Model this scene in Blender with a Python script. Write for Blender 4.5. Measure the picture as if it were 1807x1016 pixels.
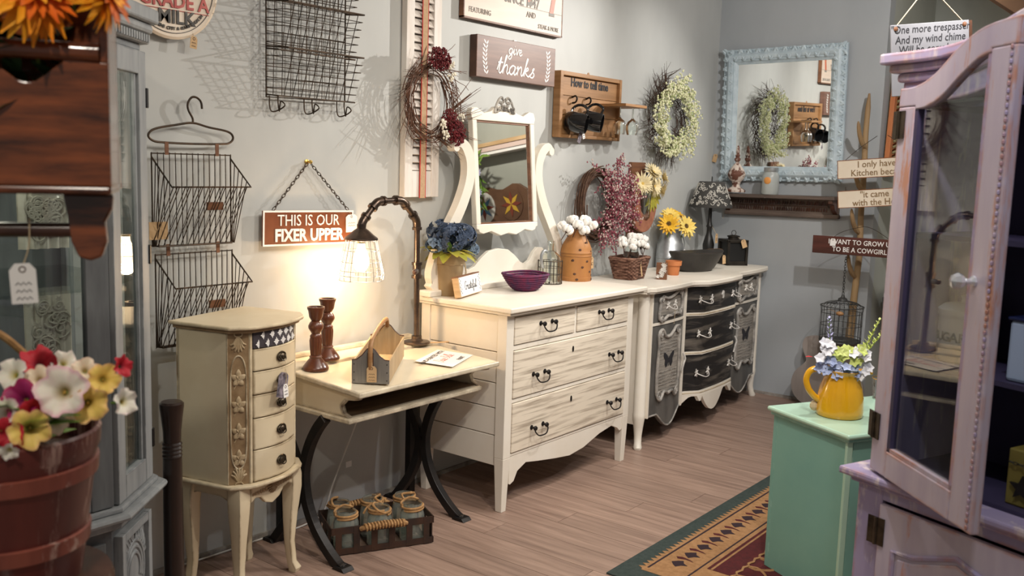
import bpy, math, random
from math import sin, cos, pi, radians
from mathutils import Vector, Matrix
for _o in list(bpy.data.objects): bpy.data.objects.remove(_o)
rnd = random.Random(11)
S = bpy.context.scene; COL = S.collection
# ------------------------------------------------------------------ camera
YAW, PIT, ROL = radians(37.66), radians(7.489), radians(1.787)
F_ = Vector((cos(PIT)*cos(YAW), cos(PIT)*sin(YAW), -sin(PIT)))
R0_ = Vector((sin(YAW), -cos(YAW), 0)); U0_ = R0_.cross(F_)
R_ = R0_*cos(ROL) + U0_*sin(ROL); U_ = U0_*cos(ROL) - R0_*sin(ROL)
cam = bpy.data.cameras.new('camera'); cam.sensor_width = 36; cam.lens = 36*1682.4/1807; cam.clip_start = .03
cam.dof.use_dof = True; cam.dof.focus_distance = 4.2; cam.dof.aperture_fstop = 5.0
co = bpy.data.objects.new('camera', cam); COL.objects.link(co)
m = Matrix((R_, U_, -F_)).transposed().to_4x4(); m.translation = (0, 0, 1.5); co.matrix_world = m
S.camera = co
# ------------------------------------------------------------------ world and lights
w = bpy.data.worlds.new('world'); S.world = w; w.use_nodes = True
w.node_tree.nodes['Background'].inputs[0].default_value = (1, .95, .88, 1)
w.node_tree.nodes['Background'].inputs[1].default_value = .19
def spot(loc, aim, power, ang=80, col=(1, .905, .78), r=.035, blend=.6):
    l = bpy.data.lights.new('track_spot', 'SPOT'); l.energy = power; l.color = col; l.spot_size = radians(ang); l.spot_blend = blend; l.shadow_soft_size = r
    o = bpy.data.objects.new('track_spot', l); COL.objects.link(o); o.location = loc
    o.rotation_euler = (Vector(aim)-Vector(loc)).to_track_quat('-Z', 'Y').to_euler(); return o
spot((5.85, 1.45, 2.66), (3.0, 2.95, 1.65), 255, 56, (1, .95, .88), r=.02, blend=.9)
spot((5.2, 1.2, 2.72), (4.7, 2.9, 1.3), 66, 80, (1, .95, .88))
spot((3.3, 1.0, 2.72), (2.6, 2.9, 1.3), 48, 95)
spot((1.9, .6, 2.72), (3.6, 2.3, .4), 95, 85)
spot((4.0, .7, 2.72), (6.0, 2.4, 1.6), 120, 70, (1, .96, .92))
spot((3.8, 1.3, 2.72), (4.5, 1.8, 0), 80, 85, (1, .95, .9))
spot((1.3, .2, 2.72), (2.5, .5, 1.1), 40, 95, (.93, .93, 1))
spot((3.9, .2, 2.72), (3.6, 1.3, .3), 45, 85, (.97, .97, 1))
spot((-.1, .5, 2.72), (.75, 1.45, 1.2), 55, 80)
spot((5.9, .5, 2.72), (7.0, .1, 1.6), 70, 110)
al = bpy.data.lights.new('soft_fill', 'AREA'); al.shape = 'RECTANGLE'; al.size = 2.4; al.size_y = 1.2; al.energy = 30; al.color = (1, .93, .84)  # added soft fill from above, not a fixture of the room
ao = bpy.data.objects.new('soft_fill', al); COL.objects.link(ao); ao.location = (2.6, .9, 2.78)
vs = S.view_settings; vs.view_transform = 'Standard'; vs.look = 'None'; vs.exposure = 0.12; vs.gamma = 1; vs.use_curve_mapping = False
# ------------------------------------------------------------------ materials
MATS = {}
def mat(name, c1, c2=None, sc=6, st=(1, 1, 1), rough=.5, metal=0, bump=0, bsc=None, wear=None, edge=None, rv=0, det=4, dist=0, coat=0, lo=.35, hi=.65, spec=.5, trans=0, emit=None, es=1, alpha=1, attr=None, ior=1.45, sub=0):
    """procedural material: two-tone stretched noise, optional worn patches, worn edges and relief"""
    if name in MATS: return MATS[name]
    m = bpy.data.materials.new(name); m.use_nodes = True; MATS[name] = m
    nt = m.node_tree; N = nt.nodes.new; L = nt.links.new; b = nt.nodes['Principled BSDF']
    def I(n, v): b.inputs[n].default_value = v
    c4 = lambda c: (*c, 1)
    I('Base Color', c4(c1)); I('Roughness', rough); I('Metallic', metal); I('Specular IOR Level', spec); I('IOR', ior)
    if coat: I('Coat Weight', coat); I('Coat Roughness', .12)
    if trans: I('Transmission Weight', trans)
    if sub: I('Subsurface Weight', sub); I('Subsurface Scale', .01)
    if alpha < 1: I('Alpha', alpha)
    if emit: I('Emission Color', c4(emit)); I('Emission Strength', es)
    tc = N('ShaderNodeTexCoord'); src = tc.outputs['Object']
    if rv:
        oi = N('ShaderNodeObjectInfo'); ad = N('ShaderNodeVectorMath'); ad.operation = 'ADD'; ml = N('ShaderNodeMath'); ml.operation = 'MULTIPLY'; ml.inputs[1].default_value = 37
        L(oi.outputs['Random'], ml.inputs[0]); L(src, ad.inputs[0]); L(ml.outputs[0], ad.inputs[1]); src = ad.outputs[0]
    def noise(scale, stretch, detail=det, d=dist, rgh=.6):
        mp = N('ShaderNodeMapping'); mp.inputs['Scale'].default_value = stretch; L(src, mp.inputs[0])
        n = N('ShaderNodeTexNoise'); n.inputs['Scale'].default_value = scale; n.inputs['Detail'].default_value = detail; n.inputs['Distortion'].default_value = d; n.inputs['Roughness'].default_value = rgh
        L(mp.outputs[0], n.inputs['Vector']); return n.outputs['Fac']
    def ramp(f, a, z, ca=(0, 0, 0), cz=(1, 1, 1)):
        r = N('ShaderNodeValToRGB'); r.color_ramp.elements[0].position = a; r.color_ramp.elements[1].position = z
        r.color_ramp.elements[0].color = c4(ca); r.color_ramp.elements[1].color = c4(cz); L(f, r.inputs[0]); return r.outputs[0]
    def mix(f, a, bb, mode='MIX'):
        x = N('ShaderNodeMix'); x.data_type = 'RGBA'; x.blend_type = mode
        for s, v in ((x.inputs[0], f), (x.inputs[6], a), (x.inputs[7], bb)):
            if hasattr(v, 'is_linked'): L(v, s)
            elif isinstance(v, tuple): s.default_value = c4(v)
            else: s.default_value = v
        return x.outputs[2]
    colr = c1
    if attr:
        at = N('ShaderNodeAttribute'); at.attribute_name = attr; colr = at.outputs['Color']
    elif c2: colr = ramp(noise(sc, st), lo, hi, c1, c2)
    if rv:
        mr = N('ShaderNodeMapRange'); mr.inputs[3].default_value = 1-rv; mr.inputs[4].default_value = 1+rv*.6; L(oi.outputs['Random'], mr.inputs[0])
        cb = N('ShaderNodeCombineColor'); [L(mr.outputs[0], cb.inputs[k]) for k in range(3)]
        colr = mix(1.0, colr, cb.outputs[0], 'MULTIPLY')
    if wear:  # (colour, threshold, scale, stretch)
        wc, th, ws, wst = wear
        colr = mix(ramp(noise(ws, wst, 6, .3, .7), th, th+.07), colr, wc)
    if edge:  # (colour, radius, strength)
        bv = N('ShaderNodeBevel'); bv.inputs['Radius'].default_value = edge[1]*1.7; bv.samples = 6
        ge = N('ShaderNodeNewGeometry'); dt = N('ShaderNodeVectorMath'); dt.operation = 'DOT_PRODUCT'; L(bv.outputs[0], dt.inputs[0]); L(ge.outputs['Normal'], dt.inputs[1])
        e = ramp(dt.outputs['Value'], .94, .992, (1, 1, 1), (0, 0, 0)); nn = ramp(noise(14, (1, 1, 1), 5), .58-edge[2]*.2, .62)
        colr = mix(mix(1.0, e, nn, 'MULTIPLY'), colr, edge[0])
    if hasattr(colr, 'is_linked'): L(colr, b.inputs['Base Color'])
    if bump:
        bp = N('ShaderNodeBump'); bp.inputs['Strength'].default_value = bump; bp.inputs['Distance'].default_value = .004
        L(noise(bsc or sc*3, st, 5), bp.inputs['Height']); L(bp.outputs[0], b.inputs['Normal'])
    return m
# ------------------------------------------------------------------ mesh building
class MB:
    def __init__(s, mtx=None): s.v = []; s.f = []; s.c = None; s.m = mtx
    def add(s, vs, fs):
        n = len(s.v); s.v += [Vector(p) for p in vs]; s.f += [tuple(i+n for i in f) for f in fs]; return s
    def box(s, x0, y0, z0, x1, y1, z1):
        v = [(x, y, z) for z in (z0, z1) for y in (y0, y1) for x in (x0, x1)]
        return s.add(v, [(0, 2, 3, 1), (4, 5, 7, 6), (0, 1, 5, 4), (2, 6, 7, 3), (0, 4, 6, 2), (1, 3, 7, 5)])
    def hexa(s, b, t):  # bottom 4 pts and top 4 pts, same order (ccw)
        return s.add(list(b)+list(t), [(3, 2, 1, 0), (4, 5, 6, 7)]+[(i, (i+1) % 4, 4+(i+1) % 4, 4+i) for i in range(4)])
    def loft(s, rings, closed=True, caps=True):
        n = len(rings[0]); vs = [p for r in rings for p in r]; fs = []
        for k in range(len(rings)-1):
            for i in range(n if closed else n-1):
                j = (i+1) % n; fs.append((k*n+i, k*n+j, (k+1)*n+j, (k+1)*n+i))
        if caps and closed: fs += [tuple(range(n-1, -1, -1)), tuple(range((len(rings)-1)*n, len(rings)*n))]
        return s.add(vs, fs)
    def tube(s, pts, r, n=6, closed=False, flat=None):
        P = [Vector(p) for p in pts]; k = len(P); rr = r if isinstance(r, (list, tuple)) else [r]*k; rings = []; nx = None
        for i in range(k):
            a = P[i-1] if (i or closed) else P[i]; b = P[(i+1) % k] if (i < k-1 or closed) else P[i]
            t = (b-a); t = t.normalized() if t.length > 1e-9 else Vector((0, 0, 1))
            if nx is None: nx = t.orthogonal().normalized() if flat is None else Vector(flat).cross(t).normalized()
            else:
                nx = nx-t*nx.dot(t); nx = nx.normalized() if nx.length > 1e-6 else t.orthogonal().normalized()
            ny = t.cross(nx); rings.append([P[i]+(nx*cos(2*pi*j/n)+ny*sin(2*pi*j/n))*rr[i] for j in range(n)])
        if closed:
            rings.append(rings[0]); return s.loft(rings, True, False)
        return s.loft(rings)
    def cyl(s, a, b, r, r2=None, n=14): return s.tube([a, b], [r, r if r2 is None else r2], n)
    def lathe(s, prof, c=(0, 0, 0), n=24, caps=True):
        return s.loft([[(c[0]+r*cos(2*pi*j/n), c[1]+r*sin(2*pi*j/n), c[2]+z) for j in range(n)] for r, z in prof], True, caps)
    def ell(s, c, rx, ry, rz, n=8, k=5):
        return s.loft([[(c[0]+rx*sin(pi*(i+.02)/(k+.04))*cos(2*pi*j/n), c[1]+ry*sin(pi*(i+.02)/(k+.04))*sin(2*pi*j/n), c[2]-rz*cos(pi*(i+.02)/(k+.04))) for j in range(n)] for i in range(k+1)])
    def prism(s, out, t0, t1, ax='y'):  # outline (a,b) extruded; ax y: a=x b=z ; z: a=x b=y ; x: a=y b=z
        g = {'y': lambda a, b, t: (a, t, b), 'z': lambda a, b, t: (a, b, t), 'x': lambda a, b, t: (t, a, b)}[ax]
        n = len(out); return s.add([g(a, b, t0) for a, b in out]+[g(a, b, t1) for a, b in out],
            [tuple(range(n)), tuple(range(2*n-1, n-1, -1))]+[(i, i+n, (i+1) % n+n, (i+1) % n) for i in range(n)])
    def band(s, path, wid, t0, t1, ax='y'):  # flat board following a path in a plane
        P = [Vector((a, b)) for a, b in path]; W = wid if isinstance(wid, list) else [wid]*len(P); l = []; r = []
        for i in range(len(P)):
            d = (P[min(i+1, len(P)-1)]-P[max(i-1, 0)]).normalized(); nrm = Vector((-d.y, d.x)); l.append(P[i]+nrm*W[i]/2); r.append(P[i]-nrm*W[i]/2)
        return s.prism([tuple(p) for p in l+r[::-1]], t0, t1, ax)
    def leaf(s, c, d, up, ln, wd, curl=.2, k=4, fold=.15):
        c = Vector(c); d = Vector(d).normalized(); up = Vector(up); sd = d.cross(up)
        sd = sd.normalized() if sd.length > 1e-6 else d.orthogonal().normalized(); up = sd.cross(d)
        vs = []; fs = []
        for i in range(k+1):
            t = i/k; w = wd*max(.06, sin(pi*min(1, t*.86+.1)))*.5; p = c+d*ln*t-up*curl*ln*t*t
            vs += [p-sd*w+up*fold*w, p, p+sd*w+up*fold*w]
        for i in range(k): a = i*3; fs += [(a, a+1, a+4, a+3), (a+1, a+2, a+5, a+4)]
        return s.add(vs, fs)
    def build(s, name, mt, parent=None, smooth=None, bevel=0, seg=2, cols=None):
        me = bpy.data.meshes.new(name); vs = [s.m @ p for p in s.v] if s.m else s.v
        me.from_pydata([tuple(p) for p in vs], [], s.f); me.update()
        if smooth is not None and smooth is not False:
            me.shade_smooth(); me.set_sharp_from_angle(angle=radians(40 if smooth is True else smooth))
        me.materials.append(mt if not isinstance(mt, str) else MATS[mt])
        if cols:
            at = me.color_attributes.new('tint', 'FLOAT_COLOR', 'POINT')
            for i, c in enumerate(cols): at.data[i].color = (*c, 1)
        o = bpy.data.objects.new(name, me); COL.objects.link(o)
        if parent: o.parent = parent
        if bevel:
            bm_ = o.modifiers.new('bevel', 'BEVEL'); bm_.width = bevel; bm_.segments = seg; bm_.limit_method = 'ANGLE'; bm_.angle_limit = radians(40)
        return o
def tag(o, label, cat, group=None):
    o['label'] = label; o['category'] = cat
    if group: o['group'] = group
    return o
def thing(name, label, cat, loc=(0, 0, 0), rz=0, group=None, rot=None):
    o = bpy.data.objects.new(name, None); o.empty_display_size = .05; COL.objects.link(o); o.location = loc
    o.rotation_euler = rot or (0, 0, rz); return tag(o, label, cat, group)
def struct(o): o['kind'] = 'structure'; return o
def stuff(o): o['kind'] = 'stuff'; return o
def copy_tree(o, parent=None):
    c = o.copy(); COL.objects.link(c); c.parent = parent
    for ch in list(o.children): copy_tree(ch, c)
    return c
def bx(name, mt, parent, x0, y0, z0, x1, y1, z1, bevel=0): return MB().box(x0, y0, z0, x1, y1, z1).build(name, mt, parent, bevel=bevel)
def cr(pts, n=5, closed=False):  # Catmull-Rom
    P = [Vector(p) for p in pts]; k = len(P); out = []
    for i in range(k if closed else k-1):
        a, b, c, d = [P[(i+j) % k] if closed else P[max(0, min(k-1, i+j))] for j in (-1, 0, 1, 2)]
        for q in range(n):
            t = q/n; out.append(.5*((2*b)+(c-a)*t+(2*a-5*b+4*c-d)*t*t+(3*b-a-3*c+d)*t**3))
    if not closed: out.append(P[-1])
    return out
def FA(x, y, z): return Matrix(((1, 0, 0, x), (0, 0, -1, y), (0, 1, 0, z), (0, 0, 0, 1)))       # a right, b up, c out of a wall facing -y
def FB(x, y, z): return Matrix(((0, 0, -1, x), (-1, 0, 0, y), (0, 1, 0, z), (0, 0, 0, 1)))      # the same for a wall facing -x
def text(s, size, mt, parent, mtx, sx=1, bold=0, shear=0, ext=.0012, name='lettering', align='CENTER', space=1):
    cu = bpy.data.curves.new(name, 'FONT'); cu.body = s; cu.size = size; cu.align_x = align; cu.align_y = 'CENTER'; cu.offset = bold; cu.shear = shear; cu.extrude = ext; cu.space_character = space; cu.resolution_u = 2
    t = bpy.data.objects.new('tmp', cu); COL.objects.link(t); dg = bpy.context.evaluated_depsgraph_get(); dg.update()
    me = bpy.data.meshes.new_from_object(t.evaluated_get(dg)); me.name = name; bpy.data.objects.remove(t)
    me.transform(mtx @ Matrix.Diagonal((sx, 1, 1, 1))); me.materials.clear(); me.materials.append(mt)
    o = bpy.data.objects.new(name, me); COL.objects.link(o); o.parent = parent; return o
ST = {'g': (1, [[(.8, .9), (.4, 1), (.05, .6), (.2, .1), (.6, .1), (.8, .5), (.8, .9), (.8, -.4), (.5, -.9), (.1, -.6), (.9, .2)]]),
 'i': (.6, [[(0, .2), (.25, 1), (.25, .2), (.45, 0), (.65, .3)], [(.28, 1.4), (.32, 1.5)]]), 'v': (.9, [[(0, .8), (.15, 1), (.4, 0), (.75, 1), (.95, .9)]]),
 'e': (.8, [[(0, .4), (.5, .6), (.55, .9), (.3, 1), (.1, .6), (.2, .1), (.5, 0), (.85, .3)]]), 't': (.65, [[(0, .3), (.35, 1.8), (.25, .3), (.45, 0), (.7, .3)], [(0, 1.15), (.65, 1.2)]]),
 'h': (.95, [[(0, .2), (.35, 1.7), (.4, 2), (.25, 1.8), (.15, 0), (.2, .6), (.5, 1), (.65, .7), (.65, .2), (.8, 0), (1, .3)]]),
 'a': (1, [[(.75, .85), (.4, 1), (.05, .6), (.15, .1), (.45, .05), (.75, .6), (.75, .95), (.7, .2), (.85, 0), (1.05, .3)]]),
 'n': (.95, [[(0, .7), (.15, 1), (.15, 0), (.2, .6), (.5, 1), (.65, .7), (.65, .2), (.8, 0), (1, .3)]]),
 'k': (.95, [[(0, .2), (.35, 1.7), (.4, 2), (.25, 1.8), (.15, 0), (.2, .6), (.5, 1), (.6, .75), (.25, .5), (.6, .1), (.85, .05), (1, .3)]]),
 's': (.7, [[(0, .1), (.3, .6), (.5, 1.05), (.3, .85), (.38, .6), (.6, .35), (.5, .02), (.2, -.02), (.05, .12)]]), 'r': (.8, [[(0, .6), (.15, 1.05), (.2, .85), (.5, .95), (.5, .3), (.65, 0), (.85, .3)]]),
 'f': (.6, [[(0, .2), (.4, 1.6), (.35, 2), (.2, 1.5), (.15, -.8), (.35, -.6), (.3, .1), (.6, .3)]]),
 'u': (1, [[(0, .7), (.15, 1), (.15, .2), (.35, 0), (.65, .5), (.7, 1), (.7, .2), (.85, 0), (1.05, .3)]]), 'l': (.55, [[(0, .2), (.4, 1.6), (.35, 2), (.2, 1.6), (.2, .3), (.4, 0), (.6, .3)]]),
 'x': (.8, [[(0, .9), (.2, 1), (.6, 0), (.8, .1)], [(.75, 1), (.05, 0)]]), 'G': (1.25, [[(1, 1.7), (.6, 2), (.1, 1.4), (.1, .5), (.5, 0), (1, .3), (1.05, .9), (.6, .9)]]),
 'D': (1.3, [[(.2, 1.9), (.2, 0), (.8, .2), (1.1, 1), (.8, 1.8), (0, 1.95)]]), 'B': (1.15, [[(.2, 1.9), (.2, 0)], [(0, 1.85), (.7, 1.9), (.8, 1.4), (.25, 1.05), (.9, .8), (.9, .2), (.1, 0)]]), ' ': (.6, [])}
def script(s, xh, mt, parent, mtx, r=.004, sx=1, slant=.15, name='lettering', rise=0):
    """handwritten lettering drawn as strokes; xh is the x-height, text centred on the frame's origin"""
    W = sum(ST[c][0] for c in s); x = -W/2; mb = MB(mtx)
    for c in s:
        for stq in ST[c][1]:
            pts = cr([((x+a+b*slant)*xh*sx, b*xh+rise*(x+a)*xh, 0) for a, b in stq], 4); mb.tube(pts, r, 5)
        x += ST[c][0]
    for i, p in enumerate(mb.v): mb.v[i] = Vector((p.x, p.y, p.z*.3))
    return mb.build(name, mt, parent)
def price_tag(parent, p, w=.03, h=.055, mt='kraft', dirx=(1, 0, 0), out=(0, -1, 0), tilt=.15, string=None, lines=2):
    """card with an eyelet hanging from a string; p is the eyelet"""
    X = Vector(dirx).normalized(); O = Vector(out).normalized(); Z = O.cross(X)*-1
    if Z.z < 0: Z = -Z
    X2 = (X*cos(tilt)+Z*sin(tilt)); Z2 = (Z*cos(tilt)-X*sin(tilt)); p = Vector(p)
    M = Matrix((X2, Z2, O)).transposed().to_4x4(); M.translation = p; mb = MB(M)
    mb.prism([(-w/2, -h+.006), (w/2, -h+.006), (w/2, -.004), (w*.28, .006), (-w*.28, .006), (-w/2, -.004)], -.0006, .0006, 'z')
    o = mb.build('price_tag', mt, parent)
    ri = MB(M); ri.tube([(cos(a)*.0045, sin(a)*.0045-.003, 0) for a in [i*pi/4 for i in range(8)]], .0014, 5, True); ri.build('eyelet', 'brown_dark', o)
    wr = MB(M)
    for i in range(lines): wr.tube([(-w*.3+j*w*.1, -h*.4-i*.011+(.002 if j % 2 else -.002), .0008) for j in range(7)], .0007, 4)
    wr.build('handwriting', 'ink', o)
    if string: MB().tube(cr([string, (Vector(string)+p)/2+Vector((.004, 0, -.004)), p], 5), .0009, 5).build('string', 'twine', o)
    return o
# shared materials
mat('cream_clean', (.80, .755, .67), (.76, .70, .60), 4, rough=.42, bump=.06, bsc=30)
mat('cream_dark', (.64, .55, .38), (.56, .46, .30), 3, rough=.5, edge=((.16, .09, .04), .006, .8))
mat('cream_glaze', (.36, .25, .14), (.22, .14, .07), 16, rough=.5)
mat('washed_wood', (.74, .66, .54), (.17, .115, .07), 5, (.5, 1, 11), rough=.55, lo=.47, hi=.75, bump=.1, bsc=30)
mat('dark_wood', (.10, .035, .018), (.035, .013, .008), 6, (1, 1, .25), rough=.3, coat=.3)
mat('brown_dark', (.09, .04, .022), (.05, .02, .012), 9, rough=.4)
mat('brown_wood', (.22, .095, .045), (.12, .05, .025), 5, (.3, 1, 6), rough=.5)
mat('oak', (.38, .20, .085), (.24, .12, .045), 4, (.6, 1, 9), rough=.55, bump=.1)
mat('oak_pale', (.60, .42, .24), (.46, .30, .15), 5, (.5, 1, 8), rough=.6)
mat('iron', (.012, .012, .013), (.022, .018, .016), 12, rough=.45, metal=.4)
mat('wire', (.035, .028, .022), (.085, .055, .035), 20, rough=.5, metal=.7)
mat('steel', (.50, .50, .49), (.38, .38, .38), 14, rough=.32, metal=1)
mat('galvanised', (.55, .57, .58), (.36, .38, .39), 18, rough=.4, metal=.85)
mat('pipe', (.17, .12, .09), (.08, .06, .05), 14, rough=.3, metal=.9)
mat('brass', (.75, .5, .14), rough=.3, metal=1)
mat('black', (.012, .012, .012), rough=.4)
mat('ink', (.02, .02, .025), rough=.7)
mat('white_paint', (.85, .84, .82), rough=.5)
mat('kraft', (.62, .42, .23), (.54, .35, .18), 20, rough=.8)
mat('tag_white', (.82, .80, .78), rough=.8)
mat('twine', (.55, .43, .27), rough=.9)
mat('rope', (.46, .27, .12), (.30, .16, .06), 60, rough=.9, bump=.4, bsc=120)
mat('mirror_glass', (.93, .95, .94), rough=.012, metal=1)
mat('glass', (.96, 1, .98), rough=.01, trans=1, spec=.6)
mat('leaf_green', (.10, .22, .035), (.22, .34, .07), 12, rough=.5)
mat('leaf_olive', (.30, .30, .04), (.45, .37, .05), 14, rough=.5)
mat('terracotta', (.55, .20, .07), (.47, .15, .05), 8, rough=.7)
mat('cotton', (.92, .90, .86), (.80, .77, .72), 30, rough=.95, bump=.4, bsc=60)
def thin_glass(name, tint=(.93, .96, .95), ior=1.55):
    m = bpy.data.materials.new(name); m.use_nodes = True; MATS[name] = m; nt = m.node_tree; nt.nodes.clear(); N = nt.nodes.new; L = nt.links.new
    o = N('ShaderNodeOutputMaterial'); mx = N('ShaderNodeMixShader'); fr = N('ShaderNodeFresnel'); fr.inputs[0].default_value = ior
    tr = N('ShaderNodeBsdfTransparent'); tr.inputs[0].default_value = (*tint, 1); gl = N('ShaderNodeBsdfGlossy'); gl.inputs['Roughness'].default_value = .01
    ge = N('ShaderNodeNewGeometry'); mr = N('ShaderNodeMapRange'); mr.inputs[3].default_value = ior; mr.inputs[4].default_value = 1/ior; L(ge.outputs['Backfacing'], mr.inputs[0]); L(mr.outputs[0], fr.inputs[0])
    L(fr.outputs[0], mx.inputs[0]); L(tr.outputs[0], mx.inputs[1]); L(gl.outputs[0], mx.inputs[2]); L(mx.outputs[0], o.inputs[0])
thin_glass('pane')
# ================================================================== the setting
WA, WB, CZ = 2.97, 6.06, 2.85
mat('wall_paint', (.505, .515, .50), (.445, .455, .445), 2.2, (1, 1, .5), rough=.55, bump=.12, bsc=9, wear=((.42, .36, .29), .71, 3.5, (1.6, 1.6, .35)))
mat('wall_paint_cool_lit', (.40, .425, .445), (.36, .385, .405), 2.2, (1, 1, .5), rough=.6, bump=.12, bsc=9)  # same wall paint, the back wall's cooler shade mixed into the colour
mat('wall_paint_green', (.42, .44, .40), (.36, .38, .34), 2.0, (1, 1, .4), rough=.6, bump=.1, bsc=9)
mat('ceiling_paint', (.75, .75, .74), rough=.9)
mat('plank_wood', (.40, .275, .215), (.20, .13, .10), 4, (11, .6, 1), rough=.45, rv=.10, det=10, dist=.4, bump=.06, lo=.3, hi=.72)
mat('joint', (.10, .07, .055), rough=.8)
def sbox(name, mt, *a): return struct(MB().box(*a).build(name, mt))
sbox('wall_left', 'wall_paint', -.6, WA, 0, WB+.1, WA+.1, CZ)
sbox('wall_back', 'wall_paint_cool_lit', WB, 1.86, 0, WB+.1, WA, CZ)
sbox('wall_alcove', 'wall_paint_green', WB+.1, 1.86, 0, 7.15, 1.96, CZ)
sbox('wall_divider', 'wall_paint_green', 7.05, -2.6, 0, 7.15, 1.86, CZ)
sbox('ceiling', 'ceiling_paint', -.6, -2.6, CZ, 8.4, WA+.1, CZ+.05)
mat('skirting', (.45, .42, .38), (.2, .18, .16), 12, rough=.6)
sbox('baseboard_left', 'skirting', -.6, WA-.012, 0, WB, WA, .018)
sbox('baseboard_back', 'skirting', WB-.012, 1.86, 0, WB, WA-.012, .018)
fl = sbox('floor', 'joint', -.6, -2.6, -.06, 8.4, WA+.1, -.004)
PW, PL = .152, 1.22
pm = MB().box(0, 0, -.006, PW-.0022, PL-.0022, 0).build('plank', 'plank_wood', fl); pm.hide_render = False
first = True
x = -.6; row = 0
while x < 8.3:
    off = (row*.437) % 1.0*PL; y = -2.6+off-PL
    while y < WA:
        cx, cy = x+PW/2, y+PL/2
        if 1.2 < cx < 6.2 and .2 < cy+PL/2 and y < WA:
            o = pm if first else pm.copy()
            if not first: COL.objects.link(o)
            first = False; o.parent = fl; o.location = (x, y, 0)
        y += PL
    x += PW; row += 1
# beyond the planks in view the floor goes on as one sheet of boards
pf = MB()
x = -.6; row = 0
while x < 8.3:
    off = (row*.437) % 1.0*PL; y = -2.6+off-PL
    while y < WA:
        if not (1.2 < x+PW/2 < 6.2 and .2 < y+PL): pf.box(x, max(y, -2.6), -.006, x+PW-.0022, min(y+PL-.0022, WA), 0)
        y += PL
    x += PW; row += 1
stuff(pf.build('outer_planks', 'plank_wood', fl))
# ------------------------------------------------------------------ rug
mat('rug_green', (.025, .040, .036), (.04, .055, .05), 60, rough=.95, bump=.5, bsc=200)
mat('rug_tan', (.36, .20, .09), (.27, .14, .06), 50, rough=.95, bump=.5, bsc=200)
mat('rug_red', (.085, .010, .012), (.055, .007, .009), 50, rough=.95, bump=.5, bsc=200)
mat('rug_dark', (.025, .012, .018), rough=.95)
t = thing('area_rug', 'red and tan oriental patterned rug with dark green border', 'rug', (2.9, .1, 0))
bx('border', 'rug_green', t, 0, 0, 0, 3.1, 1.655, .006)
bx('tan_band', 'rug_tan', t, .11, .11, .006, 2.99, 1.572, .0075)
bx('red_field', 'rug_red', t, .28, .28, .0075, 2.82, 1.385, .009)
mt_ = MB()
for i in range(95):
    x = .12+i*.03; mt_.prism([(x, 1.572), (x+.03, 1.572), (x+.015, 1.596)], .006, .0076, 'z')
stuff(mt_.build('tooth_edge', 'rug_tan', t))
l1 = MB().box(.14, 1.555, .0076, 2.96, 1.563, .0082); l1.box(.14, 1.405, .0076, 2.96, 1.412, .0082); l1.build('dark_line', 'rug_dark', t)
MB().box(.28, 1.363, .009, 2.82, 1.372, .0095).build('tan_line', 'rug_tan', t)
mo, mo2, mo3 = MB(), MB(), MB()
for i in range(26):
    x = .25+i*.105; c = 1.485
    mo.prism([(x-.034, c), (x-.02, c+.018), (x, c+.034), (x+.02, c+.018), (x+.034, c), (x+.012, c-.012), (x, c-.034), (x-.012, c-.012)], .0076, .0084, 'z')
    mo2.prism([(x+.04, c+.03), (x+.055, c+.042), (x+.066, c+.02), (x+.055, c-.02), (x+.045, c-.035), (x+.05, c)], .0076, .0084, 'z')
    mo3.tube([(x+.06*cos(a)-.01, 1.24+.05*sin(a)*(1+.3*sin(3*a)), .0098) for a in [k*pi/6 for k in range(12)]], .006, 4, True)
for nm, q, mm in (('palmette', mo, 'rug_dark'), ('sprig', mo2, 'rug_red'), ('scroll', mo3, 'rug_tan')): stuff(q.build(nm, mm, t))

# ================================================================== dresser with mirror
def bail(parent, x, y, z, w=.085, mt='iron'):
    """drooping bail hung between two knobs"""
    for sx in (-1, 1):
        MB(FA(x+sx*w/2, y, z)).lathe([(.011, 0), (.011, .002), (.005, .004), (.005, .014), (.010, .018), (.0115, .023), (.009, .028), (.002, .030)], n=10).build('knob', mt, parent, smooth=True)
    MB().tube(cr([(x-w/2, y-.022, z-.004), (x-w/2-.004, y-.026, z-.014), (x-w/2+.012, y-.032, z-.032), (x, y-.034, z-.036), (x+w/2-.012, y-.032, z-.032), (x+w/2+.004, y-.026, z-.014), (x+w/2, y-.022, z-.004)], 4), .0032, 6).build('bail', mt, parent, smooth=True)
D = thing('dresser', 'cream painted dresser with whitewashed drawer fronts and swing mirror', 'dresser', (3.11, 2.42, 0))
DW, DD, DH = 1.03, .49, .865
for sx in (0, 1):
    for sy in (0, 1):
        x0 = 0 if sx == 0 else DW-.05; y0 = 0 if sy == 0 else DD-.05; i0 = x0+(.008 if sx == 0 else .006); i1 = x0+.05-(.010 if sx == 0 else .008)
        mb = MB(); mb.hexa([(i0, y0+.008, 0), (i1, y0+.008, 0), (i1, y0+.042, 0), (i0, y0+.042, 0)], [(x0, y0, .24), (x0+.05, y0, .24), (x0+.05, y0+.05, .24), (x0, y0+.05, .24)]); mb.box(x0, y0, .24, x0+.05, y0+.05, DH)
        mb.build('leg', 'cream_clean', D, bevel=.002)
zz = [.20, .335, .455, .565, .70, .862]
for sx in (0, 1):
    x0 = .008 if sx == 0 else DW-.026
    for a, b in zip(zz, zz[1:]): bx('side_board', 'cream_clean', D, x0, .05, a+.002, x0+.018, DD-.05, b-.002, .002)
bx('carcass_back', 'cream_clean', D, .03, DD-.02, .2, DW-.03, DD-.008, DH-.002)
for a, b in ((.852, .865), (.708, .729), (.478, .495), (.244, .255)): bx('rail', 'cream_clean', D, .05, .002, a, DW-.05, .03, b, .0015)
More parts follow.
